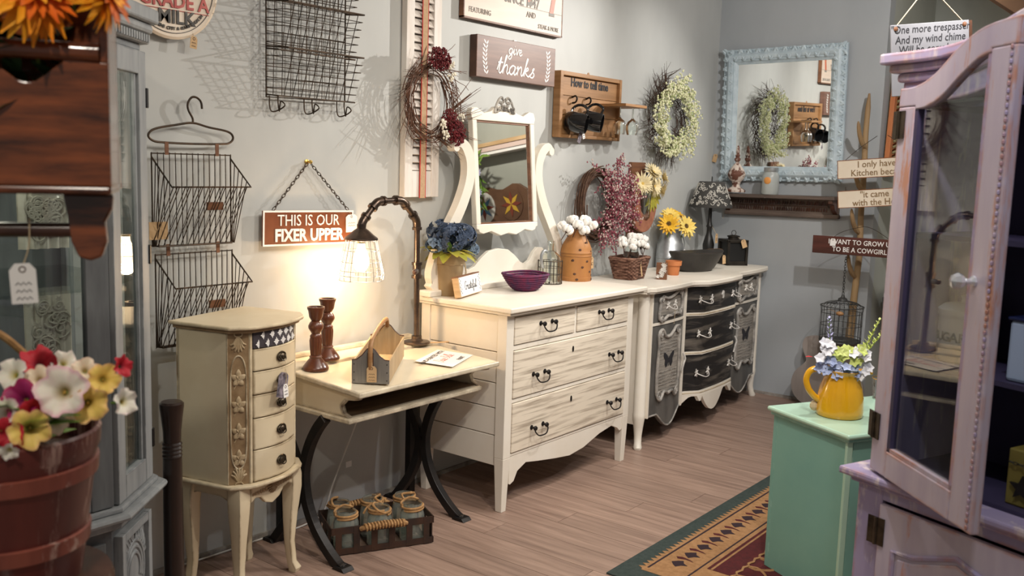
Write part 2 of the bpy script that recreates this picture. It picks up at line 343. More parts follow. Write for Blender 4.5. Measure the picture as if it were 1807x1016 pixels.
bx('drawer_divider', 'cream_clean', D, .507, .002, .729, .523, .03, .852, .001)
def drawer(x0, x1, z0, z1, hz, key=False, w=.085, fr=.2):
    d = bx('drawer', 'washed_wood', D, x0+.003, -.003, z0+.003, x1-.003, .34, z1-.003, .003)
    for fx in ((x0+x1)/2,) if x1-x0 < .6 else (x0+(x1-x0)*fr, x1-(x1-x0)*.13): bail(d, fx, -.003, hz, w)
    if key:
        k = MB().prism([(x0+(x1-x0)*.48+.006*cos(a), (z0+z1)/2+.055+.014*sin(a)) for a in [i*pi/5 for i in range(10)]], -.006, -.002); k.build('keyhole', 'iron', d)
drawer(.05, .507, .729, .852, .806); drawer(.523, DW-.05, .729, .852, .806)
drawer(.05, DW-.05, .495, .708, .585, True); drawer(.05, DW-.05, .255, .478, .345, True)
ap = [(.05, .244), (DW-.05, .244), (DW-.05, .175), (DW-.07, .17), (DW-.095, .19), (DW-.15, .212), (DW-.26, .195), (DW-.4, .155), (DW/2, .142), (.4, .155), (.26, .175), (.17, .19), (.11, .165), (.085, .125), (.06, .115), (.05, .12)]
MB().prism(ap, .004, .024).build('apron', 'cream_clean', D, bevel=.0015)
MB().box(-.014, -.028, DH, DW+.055, DD+.02, DH+.012).build('top_moulding', 'cream_clean', D, bevel=.004)
MB().box(-.025, -.04, DH+.012, DW+.07, DD+.03, .90).build('top', 'cream_clean', D, bevel=.006, seg=3)
# mirror stand: backboard, harps, swinging frame (local = world - (3.11,2.42,0))
bc = .5
bb = [(bc-.42, .90), (bc-.42, .985), (bc-.395, 1.04), (bc-.36, 1.072), (bc-.32, 1.075), (bc-.285, 1.05), (bc-.255, 1.012), (bc-.22, .996), (bc-.18, 1.008), (bc-.13, 1.045), (bc-.075, 1.076), (bc, 1.085)]
bb = bb+[(2*bc-a, b) for a, b in bb[-2::-1]]
MB().prism(bb, .455, .475).build('backboard', 'cream_clean', D, bevel=.002)
bx('backboard_plinth', 'cream_clean', D, bc-.50, .43, .90, bc+.50, .48, .925, .004)
for s_ in (-1, 1):
    p = cr([(s_*a, b, 0) for a, b in ((.365, 1.572), (.335, 1.582), (.295, 1.558), (.266, 1.50), (.268, 1.41), (.315, 1.30), (.39, 1.19), (.455, 1.09), (.49, 1.0), (.478, .955), (.50, .925))], 4)
    wd = [.028+.030*min(1, i/9) for i in range(len(p))]
    h = MB().band([(bc+q.x, q.y) for q in p], wd, .42, .46).build('harp', 'cream_clean', D, bevel=.003)
    MB().cyl((bc+s_*.24, .44, 1.46), (bc+s_*.285, .44, 1.46), .008).build('pivot', 'brass', h)
    MB().tube([(bc+s_*(.365+.0), .419, 1.562), (bc+s_*.365, .461, 1.562)], .021, 14).build('scroll_end', 'cream_clean', h, smooth=True)
    bx('foot_block', 'cream_clean', D, bc+s_*.505-.04, .40, .90, bc+s_*.505+.04, .47, .928, .006)
TM = Matrix.Translation((bc, .435, 1.45)) @ Matrix.Rotation(radians(-5), 4, 'X')
fw, fh, gw, gh = .236, .285, .205, .24
outl = [(-.19, -.285), (-.13, -.275), (-.06, -.298), (0, -.288), (.06, -.298), (.13, -.275), (.19, -.285), (.215, -.278), (.222, -.265), (.236, -.262), (.236, .20), (.241, .225), (.236, .245), (.247, .265), (.236, .295), (.20, .298), (.15, .275), (.10, .285), (.06, .31), (0, .318)]
outl = outl+[(-a, b) for a, b in outl[-2::-1] if a > 0 and b > -.28][:]
ring = MB(TM)
full = outl
# frame as four rails around the glass
def clipband(f): return [p for p in full if f(p)]
ring.prism([(-gw, gh)]+[p for p in full if p[1] > .25][::-1][:0]+[(gw, gh), (.236, gh), (.247, .265), (.236, .295), (.20, .298), (.15, .275), (.10, .285), (.06, .31), (0, .318), (-.06, .31), (-.10, .285), (-.15, .275), (-.20, .298), (-.236, .295), (-.247, .265), (-.236, gh)], -.014, .016)
ring.prism([(-.236, -gh), (-.236, -.262), (-.222, -.265), (-.215, -.278), (-.19, -.285), (-.13, -.275), (-.06, -.298), (0, -.288), (.06, -.298), (.13, -.275), (.19, -.285), (.215, -.278), (.222, -.265), (.236, -.262), (.236, -gh)], -.014, .016)
for s_ in (-1, 1): ring.box(min(s_*.236, s_*gw), -.014, -gh, max(s_*.236, s_*gw), .016, gh)
mf = ring.build('mirror_frame', 'cream_clean', D, bevel=.003)
MB(TM).box(-gw, .002, -gh, gw, .006, gh).build('mirror_glass', 'mirror_glass', mf)
bd = MB(TM)
for a in ((-gw, -gh, gw, -gh+.008), (-gw, gh-.008, gw, gh), (-gw, -gh, -gw+.008, gh), (gw-.008, -gh, gw, gh)): bd.box(a[0], -.006, a[1], a[2], .002, a[3])
bd.build('inner_bead', 'brown_wood', mf)
mat('crest_grey', (.13, .12, .115), (.50, .47, .42), 26, rough=.5)
cm = MB(TM)
for s_ in (-1, 1):
    for k, (r0, cx, cz, tw) in enumerate(((.026, .038, .305, 1.4), (.018, .022, .335, 1.2), (.016, .062, .29, 1.0), (.014, .008, .30, 1.1))):
        pts = [(s_*(cx+r0*(1-i/14)*cos(tw+i*.45)), -.018-.004*(i % 2), cz+r0*(1-i/14)*sin(tw+i*.45)) for i in range(13)]; cm.tube(pts, [.0075*(1-i/16) for i in range(13)], 6)
    cm.tube(cr([(s_*.01, -.018, .345), (s_*.03, -.02, .352), (s_*.05, -.02, .335), (s_*.068, -.018, .305), (s_*.075, -.018, .28)], 4), .006, 6)
cm.build('carved_crest', 'crest_grey', mf, smooth=True)

# ================================================================== grey washed buffet
mat('buffet_black', (.016, .015, .015), (.26, .225, .185), 4, (.7, .5, 6), rough=.5, lo=.50, hi=.88, dist=.5)
mat('buffet_grey', (.065, .063, .06), (.13, .125, .115), 5, (2, 1, .7), rough=.5)
mat('buffet_panel', (.34, .31, .27), (.20, .185, .165), 11, (.5, 1, 6), rough=.6, lo=.4, hi=.6)
mat('silver_rub', (.80, .77, .72), (.50, .48, .45), 24, rough=.4, metal=.15)
mat('relief_grey', (.17, .165, .155), (.44, .41, .37), 22, rough=.45)
B = thing('buffet', 'cream buffet with black washed bowed drawers and carved doors', 'buffet', (4.335, 2.455, 0), radians(2.2))
BW, BH, BD = 1.63, .842, .45
def fy(x):  # plan line of the serpentine front
    if x < .455: return -.012*sin(pi*max(0, x-.05)/.41)
    if x > 1.145: return -.012*sin(pi*(x-1.145)/.44)
    u = (x-.455)/.69; e = min(u, 1-u)
    return -.055*min(1, max(0, e/.17))**1.0*(.5-.5*cos(pi*min(1, e/.17)))**.6-.02*sin(pi*u)
def fpan(x0, x1, z0, z1, off, th, n=14, zb=None):  # panel following the front; zb(x) optional lower edge
    mb = MB(); rings = []
    for i in range(n+1):
        x = x0+(x1-x0)*i/n; y = fy(min(max(x, x0+.001), x1-.001))+off; zl = zb(x) if zb else z0
        rings.append([(x, y, zl), (x, y, z1), (x, y+th, z1), (x, y+th, zl)])
    return mb.loft(rings)
# posts: rounded corner stiles running into cabriole feet
for sx in (0, 1):
    for sy in (0, 1):
        cx = .032 if sx == 0 else BW-.032; cy = .03 if sy == 0 else BD-.04; sg = -1 if sx == 0 else 1; sd = -1 if sy == 0 else 1; mb = MB(); rings = []
        for z, r, o_ in ((0, .020, .022), (.012, .024, .022), (.03, .020, .014), (.07, .021, .004), (.12, .027, 0), (.165, .033, .002), (.19, .034, 0), (.195, .032, 0), (BH, .032, 0)):
            rings.append([(cx+sg*o_+r*cos(2*pi*j/14), cy+sd*o_*.6+r*sin(2*pi*j/14), z) for j in range(14)])
        mb.loft(rings).build('leg', 'cream_clean', B, smooth=50)
for sx in (0, 1): bx('side_panel', 'cream_clean', B, .012 if sx == 0 else BW-.03, .04, .13, .03 if sx == 0 else BW-.012, BD-.03, BH)
bx('back_panel', 'cream_dark', B, .03, BD-.03, .13, BW-.03, BD-.018, BH)
bx('bottom_board', 'brown_dark', B, .03, .03, .19, BW-.03, BD-.03, .205)
for x in (.445, 1.13): bx('stile', 'cream_clean', B, x, -.012, .16, x+.022, .03, BH, .002)
for x in (.062, BW-.075): bx('stile', 'cream_clean', B, x, -.006, .66 if x > 1 else .16, x+.012, .03, BH, .001)
for z0, z1, xa, xb in ((.662, .676, .07, .45), (.662, .676, 1.15, BW-.07), (.672, .690, .465, 1.135), (.448, .466, .465, 1.135), (.212, .236, .465, 1.135)):
    fpan(xa, xb, z0, z1, -.006, .04, 18).build('rail', 'cream_clean', B, smooth=30)
    if xa == .465: fpan(xa, xb, (z0+z1)/2-.002, (z0+z1)/2+.002, -.0075, .01, 18).build('glaze_line', 'cream_dark', B)
def flower_pull(parent, x, z, w=.105, key=False):
    """silver pull: a six-petal rosette at each end of a drooping bail"""
    y = fy(x)
    for s_ in (-1, 1):
        xx = x+s_*w/2; yy = fy(xx)-.006; mb = MB()
        pr_ = []
        for k in range(12):
            a = k*pi/6; r = .026 if k % 2 == 0 else .009; pr_.append((xx+r*cos(a+.3*s_), z+r*sin(a+.3*s_)))
        mb.prism(pr_, yy-.006, yy+.002).build('rosette', 'silver_rub', parent, bevel=.002)
    MB().tube(cr([(x-w/2, fy(x-w/2)-.012, z-.004), (x-w*.3, y-.03, z-.018), (x, y-.034, z-.022), (x+w*.3, y-.03, z-.018), (x+w/2, fy(x+w/2)-.012, z-.004)], 4), .003, 6).build('bail', 'silver_rub', parent, smooth=True)
for z0, z1 in ((.692, .838), (.468, .670), (.238, .446)):
    d = fpan(.469, 1.128, z0, z1, -.002, .02, 26).build('drawer', 'buffet_black', B, smooth=35)
    flower_pull(d, .60, (z0+z1)/2); flower_pull(d, 1.01, (z0+z1)/2)
    if z0 > .6:
        k = MB().prism([(.80+.011*cos(a)*(1.3 if i % 2 else .8), .775+.024*sin(a)) for i, a in enumerate([i*pi/5 for i in range(10)])], fy(.8)-.012, fy(.8)-.004); k.build('keyhole_plate', 'silver_rub', d)
def scrolled(parent, xa, xb, z0, z1, name='moulding', asym=0):
    """raised scroll-ended cartouche moulding on a door or drawer"""
    cx, cz, hw, hh = (xa+xb)/2, (z0+z1)/2, (xb-xa)/2, (z1-z0)/2; e = min(hw, hh)
    P = [(-hw*.95, -hh*.8), (-hw, -hh*.2), (-hw*.93, hh*.5), (-hw*.98, hh*.88), (-hw*.7, hh), (-hw*.42, hh*.80), (-hw*.05, hh*.78), (hw*.3, hh*.9), (hw*.55, hh*1.0), (hw*.95, hh*.93),
         (hw*.92, hh*.45), (hw, -hh*.15), (hw*.94, -hh*.75), (hw*.7, -hh*.98), (hw*.4, -hh*.82), (0, -hh*.86), (-hw*.35, -hh*.78), (-hw*.65, -hh*1.0)]
    pts = cr([(cx+a, 0, cz+b+asym*a) for a, b in P], 4, True); mb = MB(); mb.tube([(p.x, fy(min(max(p.x, xa), xb))-.010, p.z) for p in pts], .0085, 8, True)
    for a, b in ((-hw*.8, hh*.9), (hw*.75, hh*.92), (-hw*.82, -hh*.85), (hw*.82, -hh*.86)):
        for k in range(3):
            r0 = min(.022, e*.25)*(1-k*.27); mb.tube([(cx+a+r0*cos(q*.7+k), fy(cx+a)-.014, cz+b+asym*a+r0*sin(q*.7+k)) for q in range(8)], .004, 5)
    return mb.build(name, 'relief_grey', parent, smooth=True)
def butterfly(parent, x, y, z, s, mt='ink'):
    mb = MB()
    for sg in (-1, 1):
        mb.prism([(x+sg*s*a, z+s*b) for a, b in ((0, 0), (.25, .45), (.75, .75), (1, .7), (.95, .4), (.7, .1), (.75, -.25), (.5, -.6), (.25, -.45), (.1, -.15))][::sg], y-.0012, y)
    mb.prism([(x-.04*s, z-.5*s), (x+.04*s, z-.5*s), (x+.03*s, z+.4*s), (x-.03*s, z+.4*s)], y-.0014, y); return mb.build('butterfly', mt, parent)
for sx in (0, 1):
    xa, xb = (.078, .442) if sx == 0 else (1.155, BW-.08)
    d = fpan(xa, xb, .678, .836, -.002, .02, 10).build('drawer', 'buffet_grey', B, smooth=35)
    scrolled(d, xa+.045, xb-.045, .695, .822, asym=.10)
    fpan(xa+.055, xb-.055, .712, .805, -.005, .01, 10).build('inset', 'buffet_panel', d); flower_pull(d, (xa+xb)/2, .762, .085)
    lo = lambda x, xa=xa, xb=xb, sx=sx: .165-.085*max(0, sin(pi*min(1, max(0, ((x-xa)/(xb-xa) if sx == 0 else (xb-x)/(xb-xa))*1.25-.25))))**1.2
    d = fpan(xa, xb, .15, .658, -.002, .02, 20, lo).build('door', 'buffet_grey', B, smooth=35)
    e_ = [(xa+(xb-xa)*i/20, 0, 0) for i in range(21)]
    MB().tube([(p[0], fy(min(max(p[0], xa), xb))-.004, lo(p[0])+.004) for p in e_], .005, 6).build('edge_bead', 'relief_grey', d, smooth=True)
    scrolled(d, xa+.05, xb-.05, .245, .635)
    pn = fpan(xa+.062, xb-.062, .275, .60, -.005, .01, 10).build('printed_panel', 'buffet_panel', d)
    cx = (xa+xb)/2; butterfly(d, cx, fy(cx)-.006, .455, .062)
    ln = MB()
    for k in range(17):
        z = .29+k*.018
        if abs(z-.455) < .04: continue
        ln.tube([(cx-.1+j*.0118, fy(cx)-.0055, z+rnd.uniform(-.003, .003)) for j in range(18)], .0012, 4)
    stuff(ln.build('script_lines', 'relief_grey', d))
    kx = xb-.012 if sx == 0 else xa+.012
    MB().tube(cr([(kx, fy(kx)-.02, .47), (kx+.008, fy(kx)-.03, .44), (kx, fy(kx)-.026, .41), (kx-.005, fy(kx)-.02, .37)], 4), .0055, 6).build('door_pull', 'silver_rub', d, smooth=True)
cl = lambda x: .205-.105*max(0, sin(pi*min(1, max(0, ((x-.60)/.28)))))**.9-(.03 if .56 < x < .60 else 0)-.04*max(0, 1-abs(x-.47)/.05)-(.045 if x > .95 else 0)*min(1, max(0, (x-.95)/.05))
fpan(.467, 1.13, 0, .211, -.008, .02, 44, cl).build('apron', 'cream_clean', B, smooth=30)
top = []
for i in range(61):
    x = -.03+(BW+.07)*i/60; top.append((x, fy(min(max(x, .001), BW-.001))-.035-(.0 if 0 < x < BW else -.02)))
top += [(BW+.04, .02), (BW+.035, BD+.005), (-.03, BD+.005)]
MB().prism(top, BH, BH+.008, 'z').build('top_moulding', 'cream_clean', B, bevel=.002)
MB().prism([(a, b-.008 if b < .1 else b) for a, b in top], BH+.008, .875, 'z').build('top', 'cream_clean', B, bevel=.005, seg=3)
tg = MB(); tg.tube([(.25, fy(.25)-.034, .74), (.252, fy(.25)-.03, .66)], .001, 4); tg.build('string', 'twine', B)
# ================================================================== school desk
K = thing('school_desk', 'cream chipped school desk with open cubby and black iron legs', 'desk', (2.264, 2.405, 0))
KW = .786
mat('desk_cream', (.74, .67, .52), (.66, .57, .41), 3, rough=.35, coat=.15, edge=((.10, .06, .035), .012, 1.2), wear=((.30, .2, .12), .74, 26, (1, 1, 1)))
MB().add([(0, 0, .66), (KW, 0, .66), (KW, .372, .682), (0, .372, .682), (0, 0, .68), (KW, 0, .68), (KW, .372, .702), (0, .372, .702)], [(3, 2, 1, 0), (4, 5, 6, 7), (0, 1, 5, 4), (1, 2, 6, 5), (2, 3, 7, 6), (3, 0, 4, 7)]).build('writing_top', 'desk_cream', K, bevel=.006, seg=3)
lg = bx('pencil_ledge', 'desk_cream', K, 0, .376, .684, KW, .53, .712, .004)
bx('ledge_strip', 'desk_cream', K, 0, .50, .712, KW, .53, .73, .005)
prof = [(.03, .66), (.035, .645), (.06, .64), (.10, .635), (.125, .61), (.115, .585), (.09, .575), (.08, .57), (.52, .57), (.52, .684), (.372, .682)]
for x0 in (.025, KW-.045): MB().prism(prof, x0, x0+.02, 'x').build('side_board', 'desk_cream', K, bevel=.002)
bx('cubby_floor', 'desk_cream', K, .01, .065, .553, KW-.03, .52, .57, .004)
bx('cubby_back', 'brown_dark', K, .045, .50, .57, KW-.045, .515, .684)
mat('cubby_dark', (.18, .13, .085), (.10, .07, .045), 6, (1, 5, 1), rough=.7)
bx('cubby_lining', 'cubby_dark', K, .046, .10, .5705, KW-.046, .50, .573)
for x0 in (.018, .683):
    f1 = [(.20, .552), (.245, .50), (.29, .42), (.318, .32), (.305, .22), (.26, .13), (.195, .06), (.13, .012), (.10, 0)]
    f2 = [(.50, .552), (.455, .50), (.40, .42), (.352, .32), (.36, .22), (.40, .13), (.45, .06), (.49, .012), (.51, 0)]
    for nm, p in (('front_leg', f1), ('back_leg', f2)):
        pp = [(q.x, q.y) for q in cr([(a, b, 0) for a, b in p], 4)]
        o = MB().band(pp, .036, x0-.016, x0+.016, 'x').build(nm, 'iron', K, bevel=.003)
        ft = p[-1]; s_ = -1 if nm == 'front_leg' else 1
        MB().prism([(ft[0]-.035, 0), (ft[0]+.035, 0), (ft[0]+.02, .014), (ft[0]-.02, .014)], x0-.026, x0+.026, 'x').build('foot', 'iron', o, bevel=.002)
        MB().cyl((x0, ft[0], .013), (x0, ft[0], .02), .008, n=8).build('screw', 'steel', o)
    MB().cyl((x0-.02, .335, .31), (x0+.02, .335, .31), .012, n=8).build('leg_bolt', 'iron', K)
bx('rear_post', 'iron', K, .75, .47, 0, .785, .50, .555)
bx('rear_post', 'iron', K, .03, .47, 0, .06, .50, .555)
# ------------------------------------------------------------------ pipe lamp
Lm = thing('pipe_lamp', 'bent iron pipe table lamp with glowing bulb in a wire cage', 'lamp', (2.964, 2.80, .714))
MB().lathe([(.0, 0), (.058, 0), (.06, .004), (.055, .009), (.03, .012), (.022, .02), (.022, .032), (.0, .032)], n=24).build('base_flange', 'pipe', Lm, smooth=35)
PT = [(0, 0, .02), (-.006, 0, .30), (-.010, 0, .53), (-.105, 0, .618), (-.245, 0, .614), (-.330, 0, .530), (-.330, 0, .490)]
for a, b in zip(PT, PT[1:]): MB().cyl(a, b, .0125, n=12).build('pipe_length', 'pipe', Lm, smooth=True)
for i in range(2, 6):
    p = Vector(PT[i]); a = (Vector(PT[i-1])-p).normalized(); b = (Vector(PT[i+1])-p).normalized()
    e = MB().tube(cr([p+a*.035, p+a*.012+b*.003, p+b*.012+a*.003, p+b*.035], 4), .0175, 12).build('elbow', 'pipe', Lm, smooth=True)
    for d in (a, b): MB().tube([p+d*.028, p+d*.040], .021, 12).build('collar', 'pipe', e, smooth=True)
MB().tube([(-.006, 0, .285), (-.006, 0, .345)], .019, 12).build('valve_tee', 'pipe', Lm, smooth=True)
for z in (.283, .34): MB().tube([(-.006, 0, z), (-.006, 0, z+.012)], .023, 12).build('collar', 'pipe', Lm, smooth=True)
vb = MB().cyl((-.006, 0, .315), (-.05, -.03, .315), .012, n=10).build('valve_stem', 'steel', Lm, smooth=True)
MB().ell((-.055, -.034, .315), .009, .009, .011).build('valve_knob', 'brown_dark', vb, smooth=True)
hd = MB().lathe([(.012, .05), (.018, .046), (.018, .03), (.03, .022), (.05, .004), (.066, -.008), (.067, -.015), (.0, -.015)], (-.330, 0, .478), 24).build('lamp_cap', 'pipe', Lm, smooth=35)
cz0, cz1 = .462, .302
for k in range(18):
    a = 2*pi*k/18; c, s_ = cos(a), sin(a)
    MB().tube([(-.33+.062*c, .062*s_, cz0), (-.33+.092*c, .092*s_, cz1+.02), (-.33+.089*c, .089*s_, cz1)], .0011, 5).build('cage_wire', 'steel', Lm)
for z, r in ((cz0-.002, .0625), (.42, .0708), (.375, .079), (.34, .086), (cz1+.02, .092), (cz1, .0895)):
    MB().tube([(-.33+r*cos(a), r*sin(a), z) for a in [i*2*pi/28 for i in range(28)]], .0012, 5, True).build('cage_ring', 'steel', Lm)
mat('bulb_glow', (1, .9, .75), rough=.3, emit=(1, .72, .42), es=22)
MB().lathe([(.0, .335), (.02, .34), (.031, .362), (.032, .385), (.024, .41), (.015, .432), (.014, .45), (.0, .45)], (-.33, 0, 0), 16).build('bulb', 'bulb_glow', Lm, smooth=True)
MB().cyl((-.33, 0, .448), (-.33, 0, .47), .016, n=12).build('socket', 'brass', Lm)
pl = bpy.data.lights.new('bulb_light', 'POINT'); pl.energy = 7.5; pl.color = (1, .66, .36); pl.shadow_soft_size = .03
po = bpy.data.objects.new('bulb_light', pl); COL.objects.link(po); po.location = (-.33, 0, .325); po.parent = Lm
# wooden disc by the base: paddle-like kraft tag strip lying on the desk
tg = thing('kraft_tag', 'brown card tag lying on the desk beside the lamp base', 'tag', (3.015, 2.755, .7145), radians(-28))
MB().prism([(-.035, -.011), (.07, -.013), (.078, -.006), (.078, .006), (.07, .013), (-.035, .011)], 0, .0012, 'z').build('card', 'kraft', tg)
MB().tube(cr([(-.035, 0, .001), (-.05, .006, .003), (-.066, .0, .002)], 4), .001, 4).build('string', 'twine', tg)
# ------------------------------------------------------------------ candlesticks
def candlestick(loc, sc, label, mt):
    t = thing('candlestick', label, 'candlestick', loc, 0, 'candlesticks on the school desk')
    P = [(.0, 0), (.046, 0), (.047, .006), (.044, .012), (.040, .018), (.026, .036), (.021, .042), (.023, .047), (.019, .052)]
    MB().lathe([(r*sc, z*sc) for r, z in P]+[(0, .052*sc)], n=24).build('base', mt, t, smooth=50)
    n = 24; rings = []
    for z, r in ((.052, .018), (.06, .0195), (.085, .0215), (.105, .0225), (.115, .021)): rings.append([((r-(.0022 if j % 2 else 0))*sc*cos(2*pi*j/n), (r-(.0022 if j % 2 else 0))*sc*sin(2*pi*j/n), z*sc) for j in range(n)])
    MB().loft(rings).build('fluted_stem', mt, t, smooth=20)
    MB().lathe([(r*sc, z*sc) for r, z in ((0, .115), (.020, .115), (.021, .122), (.015, .130), (.019, .137), (.0265, .150), (.027, .158), (.021, .170), (.014, .178), (.0, .178))], n=24).build('knop', mt, t, smooth=60)
    MB().lathe([(r*sc, z*sc) for r, z in ((0, .178), (.017, .178), (.024, .190), (.0275, .212), (.031, .219), (.031, .226), (.027, .226), (.024, .216), (.018, .204), (0, .202))], n=24).build('candle_cup', mt, t, smooth=50)
mat('red_wood', (.13, .038, .016), (.065, .02, .010), 8, (1, 1, .3), rough=.3, coat=.3)
candlestick((2.352, 2.742, .7015), 1.06, 'dark brown turned wooden candlestick at the front of the pair', 'red_wood')
candlestick((2.470, 2.812, .714), 1.06, 'reddish brown candlestick partly hidden behind the other', 'red_wood')
# ------------------------------------------------------------------ wooden tool caddy
mat('grey_tin', (.20, .19, .18), (.31, .29, .26), 6, (4, 1, .6), rough=.45, metal=.5, wear=((.45, .34, .12), .70, 8, (1, 1, 1)))
mat('caddy_wood', (.50, .37, .22), (.36, .25, .14), 6, (5, 1, .5), rough=.6, bump=.1)
mat('caddy_tin_in', (.52, .42, .26), (.40, .31, .18), 8, (9, 1, .5), rough=.45, metal=.3)
t = thing('tool_caddy', 'small wooden tool caddy with grey tin end and bent handle', 'tool caddy', (2.372, 2.466, .689), radians(-53), rot=(radians(2.4), 0, radians(-53)))
w2, ln, sh = .068, .42, .085
end = [(-w2, 0), (w2, 0), (w2, sh), (w2*.75, sh+.002), (w2*.45, sh+.018), (w2*.2, sh+.040), (0, sh+.048), (-w2*.2, sh+.040), (-w2*.45, sh+.018), (-w2*.75, sh+.002), (-w2, sh)]
MB().prism(end, 0, .006).build('tin_end', 'grey_tin', t)
MB().prism(end, ln-.006, ln).build('far_end', 'caddy_tin_in', t)
for s_ in (-1, 1):
    MB().box(min(s_*w2, s_*(w2-.006)), .006, 0, max(s_*w2, s_*(w2-.006)), ln-.006, sh-.004).build('side', 'caddy_wood', t, bevel=.001)
    for k in range(3): MB().cyl((s_*w2*.88, -.001, .012+k*.03), (s_*w2*.88, .001, .012+k*.03), .0022, n=6).build('nail', 'iron', t)
bx('bottom', 'caddy_wood', t, -w2+.006, .006, .001, w2-.006, ln-.006, .008)
edge_ = MB(); edge_.tube([(a, .003, b+.001) for a, b in end[2:]], .003, 6); edge_.build('rolled_edge', 'brown_dark', t)
edge_ = MB(); edge_.tube([(a, ln-.003, b+.001) for a, b in end[2:]], .003, 6); edge_.build('rolled_edge', 'brown_dark', t)
MB().tube(cr([(0, -.004, sh-.03), (0, -.006, sh+.03), (0, .01, sh+.062), (0, .06, sh+.075), (0, ln/2, sh+.082), (0, ln-.06, sh+.078), (0, ln-.02, sh+.066), (0, ln-.004, sh+.04)], 5), .0085, 10).build('handle', 'oak', t, smooth=True)
bx('handle_strap', 'brown_dark', t, -.011, -.004, sh-.04, .011, 0, sh+.03)
price_tag(t, (.006, -.010, .062), .036, .060, 'kraft', (1, 0, .02), (0, -1, 0), -.02, (0, -.01, sh+.02), 3)
# ------------------------------------------------------------------ paper note
t = thing('paper_note', 'white printed paint notice lying on the school desk', 'paper', (2.885, 2.565, .694), radians(18), rot=(radians(3.4), 0, radians(24)))
MB().prism([(-.13, -.075), (.13, -.085), (.135, .075), (-.125, .085)], 0, .0008, 'z').build('sheet', 'tag_white', t)
fm = lambda x, y: Matrix.Translation((x, y, .0011))
mat('red_ink', (.55, .03, .03), rough=.7)
text('HAND-PAINTED WITH', .028, MATS['ink'], t, fm(-.02, .048), ext=.0002, bold=.0006)
script('Dixie Belle', .022, MATS['red_ink'], t, fm(.0, -.018), .0011, sx=.85)
text('PAINT', .026, MATS['ink'], t, fm(.04, -.058), ext=.0002, bold=.0006)
# ================================================================== jewellery armoire
A = thing('jewelry_armoire', 'cream jewelry armoire with bowed drawers and carved corner post', 'armoire', (1.8333, 2.5004, 0), radians(14.5))
AW, AD = .387, .297
mat('arm_cream', (.70, .61, .44), (.62, .51, .34), 3, rough=.42, edge=((.15, .085, .035), .007, 1))
mat('arm_relief', (.52, .41, .26), (.42, .31, .18), 20, rough=.5)
def aplan(x0, x1, c, f, bow, yb, n=12):  # plan outline: canted front corners, bowed centre
    o = [(x0, yb), (x0, f+c), (x0+c, f)]
    o += [(x0+c+.02+(x1-x0-2*c-.04)*i/n, f-.012-bow*sin(pi*i/n)) for i in range(n+1)]
    return o+[(x1-c, f), (x1, f+c), (x1, yb)]
MB().prism(aplan(.0, AW, .045, .0, .022, AD), .938, .95, 'z').build('lid', 'arm_cream', A, bevel=.005, seg=3)
MB().prism(aplan(.012, AW-.012, .042, .012, .018, AD-.01), .926, .938, 'z').build('lid_moulding', 'cream_glaze', A, bevel=.003)
MB().prism(aplan(.004, AW-.004, .045, .005, .02, AD-.005), .404, .416, 'z').build('waist_moulding', 'arm_cream', A, bevel=.005, seg=3)
x0, x1, fr = .02, AW-.02, .022
for xx in (x0, x1-.014): bx('side_panel', 'arm_cream', A, xx, fr+.045, .416, xx+.014, AD-.02, .926, .001)
bx('back_panel', 'arm_cream', A, x0, AD-.03, .416, x1, AD-.018, .926)
def cant(xa, ya, xb, yb, z0, z1, th, nm, mt):
    d = Vector((xb-xa, yb-ya, 0)).normalized(); nn = Vector((d.y, -d.x, 0)); a, b = Vector((xa, ya, 0)), Vector((xb, yb, 0))
    return MB().hexa([a+Vector((0, 0, z0)), b+Vector((0, 0, z0)), b-nn*th+Vector((0, 0, z0)), a-nn*th+Vector((0, 0, z0))], [a+Vector((0, 0, z1)), b+Vector((0, 0, z1)), b-nn*th+Vector((0, 0, z1)), a-nn*th+Vector((0, 0, z1))]).build(nm, mt, A, bevel=.001)
cL = cant(x0, fr+.047, x0+.052, fr-.002, .416, .926, .012, 'corner_post', 'cream_glaze'); cant(x1-.052, fr-.002, x1, fr+.047, .416, .926, .012, 'corner_post', 'cream_glaze')
for xx in (x0+.050, x1-.062): bx('front_stile', 'arm_cream', A, xx, fr-.006, .416, xx+.012, fr+.02, .926, .002)
def cpt(t, z, o=0):  # point on the left canted post: t 0..1 across
    a, b = Vector((x0, fr+.047, 0)), Vector((x0+.052, fr-.002, 0)); d = (b-a); nn = Vector((d.y, -d.x, 0)).normalized(); return a+d*t+nn*o+Vector((0, 0, z))
cv = MB()
for zc, zh in ((.66, .19),):
    pts = [cpt(.5+.36*cos(a)*1.0, zc+(zh*(1 if sin(a) > 0 else -1)*min(1, abs(sin(a))**.35)), .001) for a in [i*2*pi/32 for i in range(32)]]; cv.tube(pts, .0028, 6, True)
cv.build('carved_border', 'arm_cream', A, smooth=True)
for zc in (.50, .59, .68, .77):
    lf = MB()
    for k, (dt, dz, l) in enumerate(((0, .03, .036), (.22, .012, .028), (-.22, .012, .028), (.2, -.016, .024), (-.2, -.016, .024))):
        c = cpt(.5, zc, .001); d = cpt(.5+dt, zc+dz, .001)-c; lf.leaf(c, d, cpt(.5, zc, 1)-c, l, .018, -.06, 3, .3)
    lf.tube(cr([cpt(.3, zc-.03, .001), cpt(.45, zc-.01, .002), cpt(.6, zc+.012, .002)], 4), .0016, 5); o = lf.build('carved_leaf', 'arm_relief', A, smooth=True)
    o.modifiers.new('solid', 'SOLIDIFY').thickness = .003
